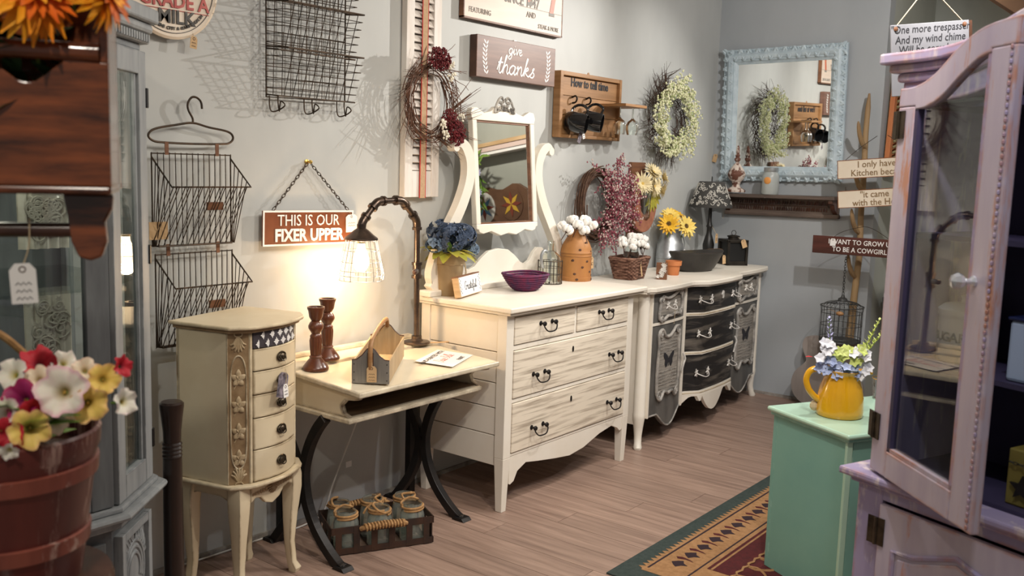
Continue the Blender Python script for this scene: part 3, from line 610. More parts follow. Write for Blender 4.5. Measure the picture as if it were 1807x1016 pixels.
for zc, up in ((.893, -1), (.445, 1)):
    sh_ = MB()
    for k in range(7):
        a = (k-3)*.42; sh_.tube([cpt(.5+.02*sin(a), zc-up*.022, .001), cpt(.5+.22*sin(a), zc+up*(.022*cos(a)-.004), .004), cpt(.5+.36*sin(a), zc+up*(.034*cos(a)-.004), .001)], [.002, .0045, .003], 6)
    sh_.tube([cpt(.5+.18*cos(q*.8), zc-up*.028+.009*sin(q*.8), .002) for q in range(8)], .0025, 5, True)
    sh_.build('carved_shell', 'arm_relief', A, smooth=True)
dx0, dx1 = x0+.064, x1-.064
def afront(z0, z1, nm, mt, off=0, bow=.024):
    n = 12; rings = []
    for i in range(n+1):
        x = dx0+(dx1-dx0)*i/n; y = fr-.008-bow*sin(pi*i/n)+off; rings.append([(x, y, z0), (x, y, z1), (x, y+.016, z1), (x, y+.016, z0)])
    return MB().loft(rings).build(nm, mt, A, smooth=30, bevel=.0015)
mat('damask_dark', (.05, .042, .05), rough=.6)
dm = afront(.870, .926, 'damask_panel', 'damask_dark')
dk = MB(); bowy = lambda x: fr-.0088-.024*sin(pi*(x-dx0)/(dx1-dx0))
for i in range(6):
    for j in range(2):
        x = dx0+.018+i*.036+(.018 if j else 0); z = .884+j*.028
        if x > dx1-.012: continue
        for k in range(8):
            a = k*pi/4; dk.leaf((x, bowy(x)-.0005, z), (cos(a), 0, sin(a)), (0, -1, 0), .011 if k % 2 else .015, .007, 0, 2, 0)
stuff(dk.build('damask_motif', 'tag_white', dm))
mat('antique', (.10, .075, .05), (.045, .035, .025), 30, rough=.35, metal=.8)
for z0, z1 in ((.795, .867), (.716, .791), (.637, .712), (.529, .633), (.420, .525)):
    d = afront(z0, z1, 'drawer', 'arm_cream', -.003); cx, cz = (dx0+dx1)/2, (z0+z1)/2; y = bowy(cx)-.003
    MB(FA(cx, y, cz)).tube([(.022*cos(a), .015*sin(a), .002) for a in [i*pi/8 for i in range(16)]], .0028, 6, True).build('pull_rim', 'antique', d, smooth=True)
    MB(FA(cx, y, cz)).ell((0, 0, .004), .015, .010, .006, 12, 5).build('pull_boss', 'antique', d, smooth=True)
    MB(FA(cx, y, cz)).tube(cr([(-.016, .004, .006), (-.012, -.010, .012), (0, -.014, .014), (.012, -.010, .012), (.016, .004, .006)], 4), .0022, 6).build('pull_ring', 'antique', d, smooth=True)
# legs and carved apron
def cab(cx, cy, sx, sy, nm='leg'):
    rings = []
    for z, r, o_ in ((0, .014, .012), (.015, .017, .014), (.04, .013, .006), (.12, .014, 0), (.22, .019, .002), (.32, .025, .006), (.37, .027, .004), (.404, .026, 0)):
        rings.append([(cx+sx*o_+r*c, cy+sy*o_+r*s, z) for c, s in ((-1, -1), (0, -1.15), (1, -1), (1.15, 0), (1, 1), (0, 1.15), (-1, 1), (-1.15, 0))])
    MB().loft(rings).build(nm, 'arm_cream', A, smooth=35, bevel=.001)
cab(x0+.035, fr+.032, -1, -1); cab(x1-.035, fr+.032, 1, -1); cab(x0+.03, AD-.05, -1, 1); cab(x1-.03, AD-.05, 1, 1)
apx = [(x0+.06, .404), (x1-.06, .404), (x1-.06, .345), (x1-.085, .356), (x1-.11, .35), (x1-.135, .325), (AW/2, .312), (x0+.135, .325), (x0+.11, .35), (x0+.085, .356), (x0+.06, .345)]
o = MB().prism(apx, fr, fr+.014).build('apron', 'arm_cream', A, bevel=.002)
sh_ = MB()
for k in range(9):
    a = (k-4)*.33; sh_.tube([(AW/2, fr-.001, .385), (AW/2+.022*sin(a), fr-.007, .385-.024*cos(a)), (AW/2+.034*sin(a), fr-.001, .385-.036*cos(a))], [.002, .004, .002], 5)
for s_ in (-1, 1):
    for k in range(6): sh_.leaf((AW/2+s_*(.03+k*.014), fr-.001, .362+.001*k), (s_*.5, 0, .8), (0, -1, 0), .022-.002*k, .012, 0, 3, .3)
sh_.build('carved_shell', 'cream_glaze', o, smooth=True)
for xx in (x0+.012, x1-.026): MB().prism([(fr+.05, .404), (AD-.06, .404), (AD-.06, .36), (AD-.09, .37), (fr+.09, .37), (fr+.05, .355)], xx, xx+.014, 'x').build('side_apron', 'arm_cream', A)
mat('photo_card', (.05, .045, .06), (.30, .26, .30), 60, rough=.3)
o = price_tag(A, (AW/2-.02, bowy(AW/2)-.03, .775), .052, .085, 'photo_card', (1, 0, 0), (0, -1, .05), -.28, (AW/2, bowy(AW/2)-.02, .822), 0); o['label'] = 'dark printed card tied to the top drawer pull'
price_tag(A, (AW/2-.018, bowy(AW/2)-.034, .735), .026, .045, 'tag_white', (1, 0, 0), (0, -1, .05), .05, (AW/2-.01, bowy(AW/2)-.03, .79), 2)
# ------------------------------------------------------------------ dark turned post
mat('ebony', (.022, .010, .007), (.012, .007, .005), 6, (1, 1, .3), rough=.3, coat=.3)
t = thing('turned_post', 'dark turned wooden post standing beside the cream armoire', 'post', (1.535, 2.42, 0))
PR = [(0, 0), (.055, 0), (.055, .02), (.03, .045), (.03, .30), (.0295, .46)]
MB().lathe(PR+[(.028, .62), (0, .62)], n=20).build('shaft', 'ebony', t, smooth=40)
for k in range(4): MB().lathe([(.0, .62+k*.013), (.027, .62+k*.013), (.030, .6265+k*.013), (.027, .633+k*.013), (0, .633+k*.013)], n=20).build('turned_ring', 'ebony', t, smooth=40)
MB().lathe([(0, .672), (.026, .672), (.027, .71), (.033, .765), (.036, .79), (.036, .80), (.030, .806), (0, .808)], n=20).build('flared_top', 'ebony', t, smooth=40)
t.location = (1.60, 2.52, 0); t.scale = (1, 1, .935)
# ------------------------------------------------------------------ basket of rope-tied jars
t = thing('jar_basket', 'metal strip basket with rope wrapped handle on the floor', 'basket', (2.551, 2.612, 0), radians(-28))
mat('rust_strip', (.085, .045, .03), (.05, .035, .03), 15, rough=.5, metal=.5)
hw, hd = .205, .105
for a in ((-hw, -hd, hw, -hd+.004), (-hw, hd-.004, hw, hd), (-hw, -hd, -hw+.004, hd), (hw-.004, -hd, hw, hd)):
    bx('rim_strip', 'rust_strip', t, a[0], a[1], .085, a[2], a[3], .112); bx('base_strip', 'rust_strip', t, a[0], a[1], .005, a[2], a[3], .028)
for k in range(6):
    x = -hw+.03+k*(2*hw-.06)/5
    for y in (-hd-.001, hd-.003): bx('upright_strip', 'rust_strip', t, x-.012, y, .005, x+.012, y+.004, .11)
    bx('floor_strip', 'rust_strip', t, x-.012, -hd, .003, x+.012, hd, .007)
for k in range(3):
    y = -hd+.03+k*(2*hd-.06)/2
    for x in (-hw-.001, hw-.003): bx('upright_strip', 'rust_strip', t, x, y-.012, .005, x+.004, y+.012, .11)
for s_ in (-1, 1):
    h = MB().tube(cr([(-.09, s_*(hd+.004), .10), (-.07, s_*(hd+.02), .11), (0, s_*(hd+.026), .115), (.07, s_*(hd+.02), .11), (.09, s_*(hd+.004), .10)], 5), .009, 8).build('handle', 'rope', t, smooth=True)
    hp = MB(); hp.tube([(-.08+k*.16/110, s_*(hd+.02+.005*sin(pi*k/110))+.0125*cos(k*.75), .109+.006*sin(pi*k/110)+.0125*sin(k*.75)) for k in range(111)], .0045, 5); hp.build('rope_wrap', 'rope', h, smooth=True)
mat('jar_glass', (.80, .85, .80), rough=.03, trans=.9, spec=.5)
def rope_ring(mb, c, r, z, turns=2, rr=.0055):
    pts = [(c[0]+(r+.001*sin(k*1.9))*cos(k*2*pi/20), c[1]+r*sin(k*2*pi/20), z+k/20*.010) for k in range(20*turns)]; mb.tube(pts, rr, 6)
jt = thing('rope_jar', 'rope wrapped glass jar in the metal strip basket', 'jar', (0, 0, 0), 0, 'rope tied jars in the floor basket')
MB().lathe([(.0, 0), (.048, 0), (.052, .006), (.052, .105), (.046, .122), (.041, .128), (.041, .155), (.038, .155), (.038, .127), (.043, .119), (.049, .103), (.049, .01), (.0, .006)], n=20).build('glass_body', 'jar_glass', jt, smooth=45)
mb = MB(); rope_ring(mb, (0, 0), .045, .130); mb.build('rope_collar', 'rope', jt, smooth=True)
MB().tube(cr([(.045, -.01, .14), (.03, -.035, .152), (-.01, -.03, .165), (-.03, .0, .162), (-.05, -.02, .145), (-.055, -.04, .12)], 5), .005, 6).build('rope_loop', 'rope', jt, smooth=True)
ca, sa = cos(radians(-28)), sin(radians(-28))
for i, (a, b) in enumerate(((-.133, -.05), (0, -.05), (.133, -.05), (-.133, .053), (0, .053), (.133, .053))):
    j = jt if i == 0 else copy_tree(jt)
    j['label'] = 'rope wrapped glass jar, %s of the %s row in the metal basket' % (('left', 'middle', 'right')[i % 3], 'front' if i < 3 else 'back')
    j.scale = (.94, .94, .97); j.location = (2.551+a*ca-b*sa, 2.612+a*sa+b*ca, .008); j.rotation_euler = (0, 0, rnd.uniform(0, 6.2))
# white lamp cord
mb = MB(); mb.tube(cr([(2.86, 2.90, .56), (2.80, 2.92, .50), (2.70, 2.935, .30), (2.62, 2.94, .14), (2.56, 2.935, .03), (2.45, 2.93, .006), (2.3, 2.94, .006), (2.05, 2.945, .006), (1.9, 2.95, .01)], 6), .0035, 6)
cd = mb.build('power_cord', mat('cord_white', (.75, .74, .70), rough=.4), smooth=True); tag(cd, 'white power cord hanging behind the school desk', 'cord')
MB().box(2.668, 2.915, .20, 2.70, 2.917, .225).build('cord_label', 'tag_white', cd)
# ================================================================== grey curio cabinet at the left
mat('grey_wash', (.20, .215, .225), (.33, .345, .35), 6, (3, 3, .5), rough=.5, lo=.3, hi=.7, edge=((.09, .10, .11), .005, .6), bump=.1, bsc=16)
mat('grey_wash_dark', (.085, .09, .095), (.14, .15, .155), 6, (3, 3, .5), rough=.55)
G = thing('curio_cabinet', 'blue grey washed curio cabinet with glass doors and carved base', 'cabinet', (1.31, 2.34, 0))
# plan points (local): P2 (0,0) front corner, P1 (.19,.16) after the cant, back (.19,.58); front runs to x=-1.05
c45 = radians(38.6); CL = .249
def canted(nm, mt, a0, a1, z0, z1, o0, o1, par=G, bev=.002):  # piece on the canted face; a along it, o outward
    M = Matrix.Rotation(c45, 4, 'Z'); return MB(M).box(a0, -o1, z0, a1, -o0, z1).build(nm, mt, par, bevel=bev)
FWD = -1.05
def plan(o, zz0, zz1, nm, mt, bev=.004):
    k = math.tan(c45/2)*o; return MB().prism([(FWD-o, -o), (k, -o), (.1946+o, .1554-math.tan(radians(25.7))*o), (.1946+o, .60), (FWD-o, .60)], zz0, zz1, 'z').build(nm, mt, G, bevel=bev, seg=2)
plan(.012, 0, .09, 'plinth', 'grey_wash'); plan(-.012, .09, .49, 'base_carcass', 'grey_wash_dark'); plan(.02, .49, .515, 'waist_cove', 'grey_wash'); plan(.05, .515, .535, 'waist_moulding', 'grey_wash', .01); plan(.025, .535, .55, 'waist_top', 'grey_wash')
plan(0, 1.775, 1.795, 'head_rail', 'grey_wash'); plan(.022, 1.795, 1.822, 'dentil_band', 'grey_wash'); plan(.032, 1.822, 1.85, 'cornice_cove', 'grey_wash', .01); plan(.046, 1.85, 1.89, 'cornice', 'grey_wash', .006)
dn = MB(Matrix.Rotation(c45, 4, 'Z'))
for k in range(14): dn.box(.01+k*.0175, -.028, 1.799, .02+k*.0175, -.02, 1.819)
stuff(dn.build('dentils', 'grey_wash', G))
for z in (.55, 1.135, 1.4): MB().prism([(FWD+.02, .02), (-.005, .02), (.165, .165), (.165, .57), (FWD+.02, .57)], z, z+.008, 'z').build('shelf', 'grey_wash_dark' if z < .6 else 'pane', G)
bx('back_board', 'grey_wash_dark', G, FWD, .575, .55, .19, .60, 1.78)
bx('side_frame', 'grey_wash', G, .165, .16, .55, .19, .215, 1.78, .002); bx('side_frame', 'grey_wash', G, .165, .545, .55, .19, .60, 1.78, .002)
bx('side_glass', 'pane', G, .175, .215, .56, .179, .545, 1.77)
cn = canted('canted_door', 'grey_wash', 0, .05, .553, 1.773, -.008, .014)
for nm, a0, a1, z0, z1 in (('stile', CL-.052, CL, .553, 1.773), ('rail', .05, CL-.052, .553, .62), ('rail', .05, CL-.052, 1.71, 1.773)): canted(nm, 'grey_wash', a0, a1, z0, z1, -.008, .014, cn)
for a0, a1, z0, z1 in ((.05, .062, .62, 1.71), (CL-.064, CL-.052, .62, 1.71)): canted('glazing_bead', 'grey_wash', a0, a1, z0, z1, -.004, .006, cn)

canted('glass_pane', 'pane', .05, CL-.05, .61, 1.72, -.004, 0, cn, 0)
for z in (.64, 1.18, 1.62): canted('hinge', 'iron', CL-.004, CL+.010, z, z+.055, .0, .018, cn)
for a0, a1 in ((-.07, -.008), (-.48, -.42), (-.55, -.49), (FWD, FWD+.06)): bx('door_stile', 'grey_wash_dark' if a0 > -.1 else 'grey_wash', G, a0, -.012, .553, a1, .012, 1.773, .002)
for z0, z1 in ((.553, .62), (1.71, 1.773)): bx('door_rail', 'grey_wash', G, FWD+.06, -.010, z0, -.07, .010, z1, .002)
bx('front_pane', 'pane', G, FWD+.06, -.002, .61, -.07, .002, 1.72)
# carved panel on the canted base
pb = canted('base_panel', 'grey_wash', .02, CL-.012, .11, .455, -.014, -.002)
for a0, a1, z0, z1 in ((.02, .045, .11, .455), (CL-.037, CL-.012, .11, .455), (.045, CL-.037, .11, .135), (.045, CL-.037, .43, .455)): canted('panel_frame', 'grey_wash', a0, a1, z0, z1, -.004, .012, pb)
M = Matrix.Rotation(c45, 4, 'Z'); cv = MB(M); am = CL/2+.004
for r in (.075, .06, .045): cv.tube([(am+r*cos(a)*.95, .002, .31+r*sin(a)*1.2) for a in [i*pi/14 for i in range(-2, 17)]], .006, 6)
for s_ in (-1, 1):
    for k in range(7):
        a = .3+k*.2; cv.leaf((am+s_*.07*cos(a), .0, .31+.09*sin(a)), (s_*.5, 0, .8), (0, -1, 0), .045, .020, .1, 3, .4)
cv.build('carved_arch', 'grey_wash', pb, smooth=True)
fp = bx('base_front', 'grey_wash_dark', G, FWD+.05, -.006, .11, -.03, .006, .455, .003)
# lace hangings inside the cabinet
mat('lace', (.70, .66, .58), (.58, .54, .47), 20, rough=.9, bump=.3, bsc=90)
mat('lace_thread', (.40, .37, .32), rough=.9)
def lacepanel(x0, x1, y, z0, z1, label):
    t = thing('lace_panel', label, 'lace', (1.31+(x0+x1)/2, 2.34+y, z0)); w_ = (x1-x0)/2; h_ = z1-z0; mb = MB(); n = 24
    mb.loft([[(-w_+2*w_*i/n, .008*sin(i*1.3), 0) for i in range(n+1)], [(-w_+2*w_*i/n, .006*sin(i*1.3+.4), h_) for i in range(n+1)]], False); mb.build('cloth', 'lace', t, smooth=True)
    th = MB(); rr = random.Random(3)
    for k in range(26):
        cx, cz, r = rr.uniform(-w_*.55, w_*.55), rr.uniform(.04, h_-.045), rr.uniform(.014, .03)
        th.tube([(cx+r*(1-q/18)*cos(q*.6+k), -.012, cz+r*(1-q/18)*sin(q*.6+k)) for q in range(15)], .0028, 5)
        for q in range(4): th.leaf((cx, -.011, cz+r), (cos(q), 0, sin(q)), (0, -1, 0), r*.7, r*.4, 0, 2)
    stuff(th.build('scroll_stitching', 'lace_thread', t)); return t
lacepanel(-.10, .03, .26, .562, 1.12, 'scrolled lace panel lower down behind the cabinet glass')
lacepanel(-.10, .04, .28, 1.225, 1.398, 'pale lace cloth higher up behind the cabinet glass')

il = bpy.data.lights.new('lace_fill', 'POINT'); il.energy = 3.2; il.color = (1, .9, .75); il.shadow_soft_size = .03  # added lamp without a fitting, brightens the lace behind the glass
io = bpy.data.objects.new('lace_fill', il); COL.objects.link(io); io.location = (-.25, .12, 1.71); io.parent = G
# ================================================================== things on the long wall
Y = WA
# ---- round milk sign
t = thing('milk_sign', 'round cream tin sign reading Grade A Milk on the wall', 'sign', (1.89, Y-.022, 2.06))
mat('tin_cream', (.76, .66, .53), (.68, .55, .42), 5, rough=.4); mat('sign_red', (.42, .05, .045), (.55, .12, .10), 30, rough=.5); mat('sign_black', (.03, .028, .026), (.10, .09, .08), 40, rough=.5)
MB(FA(0, 0, 0)).lathe([(0, 0), (.183, 0), (.1835, .006), (.175, .010), (.166, .008), (0, .008)], n=48).build('disc', 'tin_cream', t, smooth=30)
MB(FA(0, 0, 0)).tube([(.163*cos(a), .163*sin(a), .009) for a in [i*2*pi/60 for i in range(60)]], .0016, 4, True).build('black_ring', 'sign_black', t)
text('GRADE A', .066, MATS['sign_red'], t, FA(.012, -.0105, -.058), bold=.0014, sx=.95); text('MILK', .062, MATS['sign_black'], t, FA(.018, -.0105, -.111), bold=.0014, sx=1.05)
bx('red_line', 'sign_red', t, -.145, -.0105, -.088, .145, -.0095, -.086); bx('black_line', 'sign_black', t, -.155, -.0105, -.019, .155, -.0095, -.017)
msg = 'CITY OF ATHENS CITY & COUNTY HEALTH'
for i, ch in enumerate(msg):
    if ch == ' ': continue
    a = -pi/2+(i-(len(msg)-1)/2)*.052; M = FA(.148*cos(a), -.0105, .148*sin(a)) @ Matrix.Rotation(a+pi/2, 4, 'Z'); text(ch, .0145, MATS['sign_black'], t, M, bold=.0004, name='rim_letter')
price_tag(t, (.082, -.014, -.17), .027, .042, 'kraft', tilt=-.12, string=(.07, -.004, -.13))
# ---- hanging two-pocket wire rack on a coat hanger
t = thing('wire_rack', 'coat hanger shaped wire wall rack with two slanted baskets', 'wire rack', (1.965, Y-.03, 1.18))
def gl(x, y, z): return (x-1.965, y-(Y-.03), z-1.18)
hk = cr([gl(x, Y-.03, z) for x, z in ((2.004, 1.652), (2.0, 1.676), (1.982, 1.69), (1.962, 1.688), (1.948, 1.667), (1.95, 1.645), (1.966, 1.618), (1.966, 1.60))], 5)
MB().tube(hk, .004, 8).build('hanger_hook', 'wire', t, smooth=True)
MB().tube(cr([gl(x, Y-.03, z) for x, z in ((1.966, 1.602), (1.90, 1.592), (1.82, 1.575), (1.796, 1.553), (1.815, 1.535), (1.86, 1.531), (1.96, 1.53), (2.07, 1.533), (2.115, 1.538), (2.132, 1.558), (2.11, 1.578), (2.03, 1.59))], 5, True), .004, 8, True).build('hanger_loop', 'wire', t, smooth=True)
for z0, z1 in ((1.49, 1.534), (1.145, 1.185)):
    for x in (1.862, 2.062): p = gl(x, Y-.034, z0); bx('strap', 'brown_wood', t, p[0]-.007, p[1], p[2], p[0]+.007, p[1]+.003, p[2]+z1-z0)
def pocket(x0, x1, zt, zb, zr, yr, yb0):
    back = MB(); back.tube([gl(x0, Y-.03, zt), gl(x1, Y-.03, zt), gl(x1, Y-.03, zb), gl(x0, Y-.03, zb)], .0034, 6, True); f_ = back.build('back_frame', 'wire', t)
    rim = MB(); rim.tube([gl(x0, Y-.03, zt-.012), gl(x0, yr, zr), gl(x1, yr, zr), gl(x1, Y-.03, zt-.012)], .0032, 6); rim.build('front_rim', 'wire', f_)
    bt = MB(); bt.tube([gl(x0, Y-.03, zb+.004), gl(x0+.01, yb0, zb), gl(x1-.01, yb0, zb), gl(x1, Y-.03, zb+.004)], .003, 6); bt.build('bottom_rod', 'wire', f_)
    n = 14
    for i in range(n+1):
        x = x0+(x1-x0)*i/n
        MB().tube([gl(x, Y-.031, zt+.004), gl(x+rnd.uniform(-.004, .004), Y-.031, zb)], .0017, 5).build('back_wire', 'wire', f_)
        if i < n: MB().tube([gl(x+.005, yr-.003, zr+.003), gl(x+.005-(x1-x0)/n*.95+rnd.uniform(-.003, .003), yb0, zb), gl(x+.02, yr-.003, zr+.003)][:2 if i % 2 else 3], .0017, 5).build('front_wire', 'wire', f_)
    for x in (x0, x1):
        for k in range(1, 5):
            u = k/5; MB().tube([gl(x, Y-.03+(yr-Y+.03)*u, zt-.012+(zr-zt+.012)*u), gl(x, Y-.03+(yb0-Y+.03)*min(1, u*1.2), zb)], .0017, 5).build('side_wire', 'wire', f_)
    xm = x0+(x1-x0)*.62; p = gl(xm, (yr+yb0)/2-.006, (zr+zb)/2+.035)
    bx('label_holder', 'brown_wood', f_, p[0]-.033, p[1]-.004, p[2]-.014, p[0]+.033, p[1]+.004, p[2]+.014, .002)
pocket(1.806, 2.120, 1.494, 1.180, 1.385, Y-.148, Y-.05)
pocket(1.814, 2.124, 1.150, .830, 1.046, Y-.148, Y-.05)
bg = bx('kraft_card', 'kraft', t, *gl(1.775, Y-.06, 1.205), *gl(1.845, Y-.058, 1.265)); bg.rotation_euler = (0, 0, 0)
# ---- two-tier wire basket with hooks
t = thing('wire_basket', 'black two tier wire wall basket with three hooks below', 'wire basket', (2.48, Y-.02, 1.715))
def gl2(x, y, z): return (x-2.48, y-(Y-.02), z-1.715)
X0, X1 = 2.287, 2.676
fr_ = MB().tube([gl2(X0, Y-.02, 1.715), gl2(X0, Y-.02, 2.32), gl2(X1, Y-.02, 2.32), gl2(X1, Y-.02, 1.722)], .0036, 6, True).build('frame', 'wire', t)
def tier(zb, zr, yr):
    f_ = MB().tube([gl2(X0, Y-.025, zr+.01), gl2(X0+.01, yr, zr), gl2(X1-.005, yr, zr), gl2(X1, Y-.025, zr+.01)], .0035, 6).build('tier_rim', 'wire', t)
    MB().tube([gl2(X0, Y-.022, zb+.006), gl2(X0+.005, yr+.05, zb), gl2(X1-.005, yr+.05, zb), gl2(X1, Y-.022, zb+.006)], .003, 6).build('tier_base', 'wire', f_)
    for k in range(1, 10):
        x = X0+(X1-X0)*k/10+rnd.uniform(-.003, .003); MB().tube([gl2(x, yr, zr), gl2(x-.006, yr+.05, zb), gl2(x-.006, Y-.022, zb+.004), gl2(x, Y-.022, zr+.07)], .0016, 5).build('upright_wire', 'wire', f_)
    for k in range(1, 6):
        u = k/6; z = zr+(zb-zr)*u; y = yr+.05*u; MB().tube([gl2(X0, Y-.024, z+.004), gl2(X0+.008, y, z), gl2((X0+X1)/2, y-.002, z+rnd.uniform(-.004, .004)), gl2(X1-.006, y, z), gl2(X1, Y-.024, z+.004)], .0016, 5).build('cross_wire', 'wire', f_)
    for k in range(5):
        z = zb+.03+k*.04; MB().tube([gl2(X0, Y-.022, z), gl2(X1, Y-.022, z+rnd.uniform(-.004, .004))], .0016, 5).build('back_wire', 'wire', f_)
tier(1.718, 1.89, Y-.135); tier(1.885, 2.055, Y-.135); tier(2.06, 2.22, Y-.135)
for x in (2.30, 2.465, 2.632):
    MB().tube(cr([gl2(x, Y-.022, 1.72), gl2(x, Y-.024, 1.68), gl2(x+.006, Y-.03, 1.662), gl2(x+.022, Y-.05, 1.668), gl2(x+.034, Y-.07, 1.686), gl2(x+.03, Y-.05, 1.70), gl2(x+.036, Y-.035, 1.665), gl2(x+.04, Y-.022, 1.70), gl2(x+.04, Y-.022, 1.72)], 5), .0028, 6).build('hook', 'wire', t, smooth=True)
# ---- fixer upper sign on a chain
mat('rust_sign', (.16, .045, .018), (.25, .085, .035), 5, rough=.35, wear=((.38, .16, .07), .66, 7, (1, 1, 1)), coat=.2)
t = thing('fixer_sign', 'rusty brown tin sign reading This is our fixer upper', 'sign', (2.49, Y-.03, 1.22), rot=(0, radians(1.0), 0))
bx('plate', 'rust_sign', t, -.228, 0, -.068, .228, .008, .068, .002)
for a in ((-.228, -.068, .228, -.061), (-.228, .061, .228, .068), (-.228, -.061, -.221, .061), (.221, -.061, .228, .061)): bx('white_border', 'white_paint', t, a[0], -.0012, a[1], a[2], 0, a[3])
text('THIS IS OUR', .062, MATS['white_paint'], t, FA(-.005, -.0012, .028), sx=.93); text('FIXER UPPER', .066, MATS['white_paint'], t, FA(.0, -.0012, -.030), sx=.93, bold=.0022)
def chain(parent, a, b, n, mt='wire', w=.006, r=.0016, sag=0):
    a, b = Vector(a), Vector(b); d = (b-a); L_ = d.length/n; d.normalize(); u = d.orthogonal().normalized(); v = d.cross(u)
    for i in range(n):
        c = a+d*L_*(i+.5); c.z -= sag*4*((i+.5)/n)*(1-(i+.5)/n); s_ = u if i % 2 else v
        MB().tube([c+d*(L_*.66)*cos(q)+s_*w*sin(q) for q in [k*pi/4 for k in range(8)]], r, 5, True).build('chain_link', mt, parent)
chain(t, (-.18, .002, .07), (-.008, .012, .252), 15, w=.0055); chain(t, (.20, .002, .07), (.008, .012, .252), 16, w=.0055)
hk_ = MB(FA(0, .028, .258)).lathe([(0, 0), (.010, 0), (.010, .004), (.004, .007), (.004, .018), (.008, .024), (.006, .030), (0, .031)], n=12).build('brass_hook', 'brass', t, smooth=True)
price_tag(t, (.215, -.004, .045), .062, .072, 'tag_white', tilt=.04, string=(.20, .0, .07))
# ---- shutter with ribbon
t = thing('shutter', 'tall white louvred shutter with burlap ribbon down its middle', 'shutter', (3.122, Y-.004, 1.335))
mat('shutter_white', (.80, .77, .73), (.66, .59, .53), 5, (4, 1, .5), rough=.6, wear=((.45, .27, .20), .68, 9, (2, 1, .4)))
bx('stile', 'shutter_white', t, -.11, -.032, 0, -.062, 0, 1.12, .002); bx('stile', 'shutter_white', t, .062, -.032, 0, .11, 0, 1.12, .002)
for z0, z1 in ((0, .115), (.54, .60), (1.03, 1.12)): bx('rail', 'shutter_white', t, -.062, -.030, z0, .062, -.002, z1, .002)
sl = MB().hexa([(-.062, -.030, -.015), (.062, -.030, -.015), (.062, -.026, -.018), (-.062, -.026, -.018)], [(-.062, -.008, .016), (.062, -.008, .016), (.062, -.004, .013), (-.062, -.004, .013)]).build('slat', 'shutter_white', t)
zs = [.135+.0345*k for k in range(12)]+[.62+.0345*k for k in range(12)]
for i, z in enumerate(zs):
    o = sl if i == 0 else sl.copy()
    if i: COL.objects.link(o); o.parent = t
    o.location = (0, 0, z)
mat('shutter_back', (.10, .085, .08), rough=.9); bx('backing', 'shutter_back', t, -.062, -.003, .1, .062, -.001, 1.04)
mat('burlap', (.52, .36, .22), (.44, .29, .17), 80, rough=.95, bump=.4, bsc=200); mat('ribbon_red', (.45, .03, .025), rough=.7)
rb = bx('ribbon', 'burlap', t, -.017, -.037, -.004, .017, -.035, 1.12)
for s_ in (-1, 1): bx('ribbon_edge', 'ribbon_red', rb, s_*.018-.002, -.0375, -.004, s_*.018+.002, -.0345, 1.12)
# ---- twig wreath
mat('twig', (.15, .065, .035), (.07, .035, .022), 30, rough=.8); mat('twig_dark', (.06, .035, .025), rough=.85)
mat('red_berry', (.17, .012, .018), (.09, .008, .012), 40, rough=.6); mat('white_bud', (.82, .78, .66), rough=.8)
t = thing('twig_wreath', 'brown twig wreath with dark red flower clusters on the shutter', 'wreath', (3.125, Y-.075, 1.755))
tw = MB(); rr = random.Random(5)
for k in range(170):
    a0 = rr.uniform(0, 2*pi); R0 = rr.gauss(.135, .016); sp = rr.uniform(.5, 1.1); n = 7; y0 = rr.uniform(-.028, .028)
    fl_ = rr.random(); fly = rr.uniform(.3, 1) if fl_ < .55 else 0; pts = []
    for i in range(n):
        u = i/(n-1); a = a0-sp*u; R = R0+fly*.13*max(0, u-.45)**1.2*(1+.6*sin(a0)); pts.append((R*cos(a), y0-.05*fly*u*u*rr.uniform(.2, 1), R*sin(a)*1.12))
    tw.tube(pts, [.0026-.0016*i/(n-1) for i in range(n)], 4)
for k in range(70):   # loose ends fanning out to the right
    a = rr.uniform(-1.15, .5) if k < 50 else rr.uniform(2.6, 4.2); l = rr.uniform(.09, .2) if k < 50 else rr.uniform(.07, .16); b = (.14*cos(a-.5), -.01, .15*sin(a-.5)); d = Vector((cos(a+.35), rr.uniform(-.5, .1), sin(a+.35))).normalized()
    tw.tube([b, Vector(b)+d*l*.5+Vector((0, 0, rr.uniform(-.01, .01))), Vector(b)+d*l], [.0022, .0016, .0007], 4)
stuff(tw.build('twigs', 'twig', t))
def cluster(parent, c, R, n, r, mt, nm, rr, sq=(1, .7, 1)):
    mb = MB()
    for k in range(n):
        p = Vector((rr.gauss(0, 1), rr.gauss(0, 1), rr.gauss(0, 1))).normalized()*R*rr.random()**.4; mb.ell((c[0]+p.x*sq[0], c[1]+p.y*sq[1], c[2]+p.z*sq[2]), r, r, r*1.1, 5, 3)
    return stuff(mb.build(nm, mt, parent))
cluster(t, (-.0, -.05, .18), .062, 420, .0042, 'red_berry', 'red_blossoms', rr, (1.05, .6, .85)); cluster(t, (.115, -.06, -.135), .055, 340, .0042, 'red_berry', 'red_blossoms', rr, (.95, .6, 1)); cluster(t, (.075, -.05, -.075), .045, 150, .0040, 'red_berry', 'red_blossoms', rr)
for c in ((.075, -.045, .165), (.09, -.045, .11), (.02, -.06, -.10), (.035, -.06, -.145), (.15, -.05, -.06)): cluster(t, c, .022, 22, .0052, 'white_bud', 'white_sprig', rr)
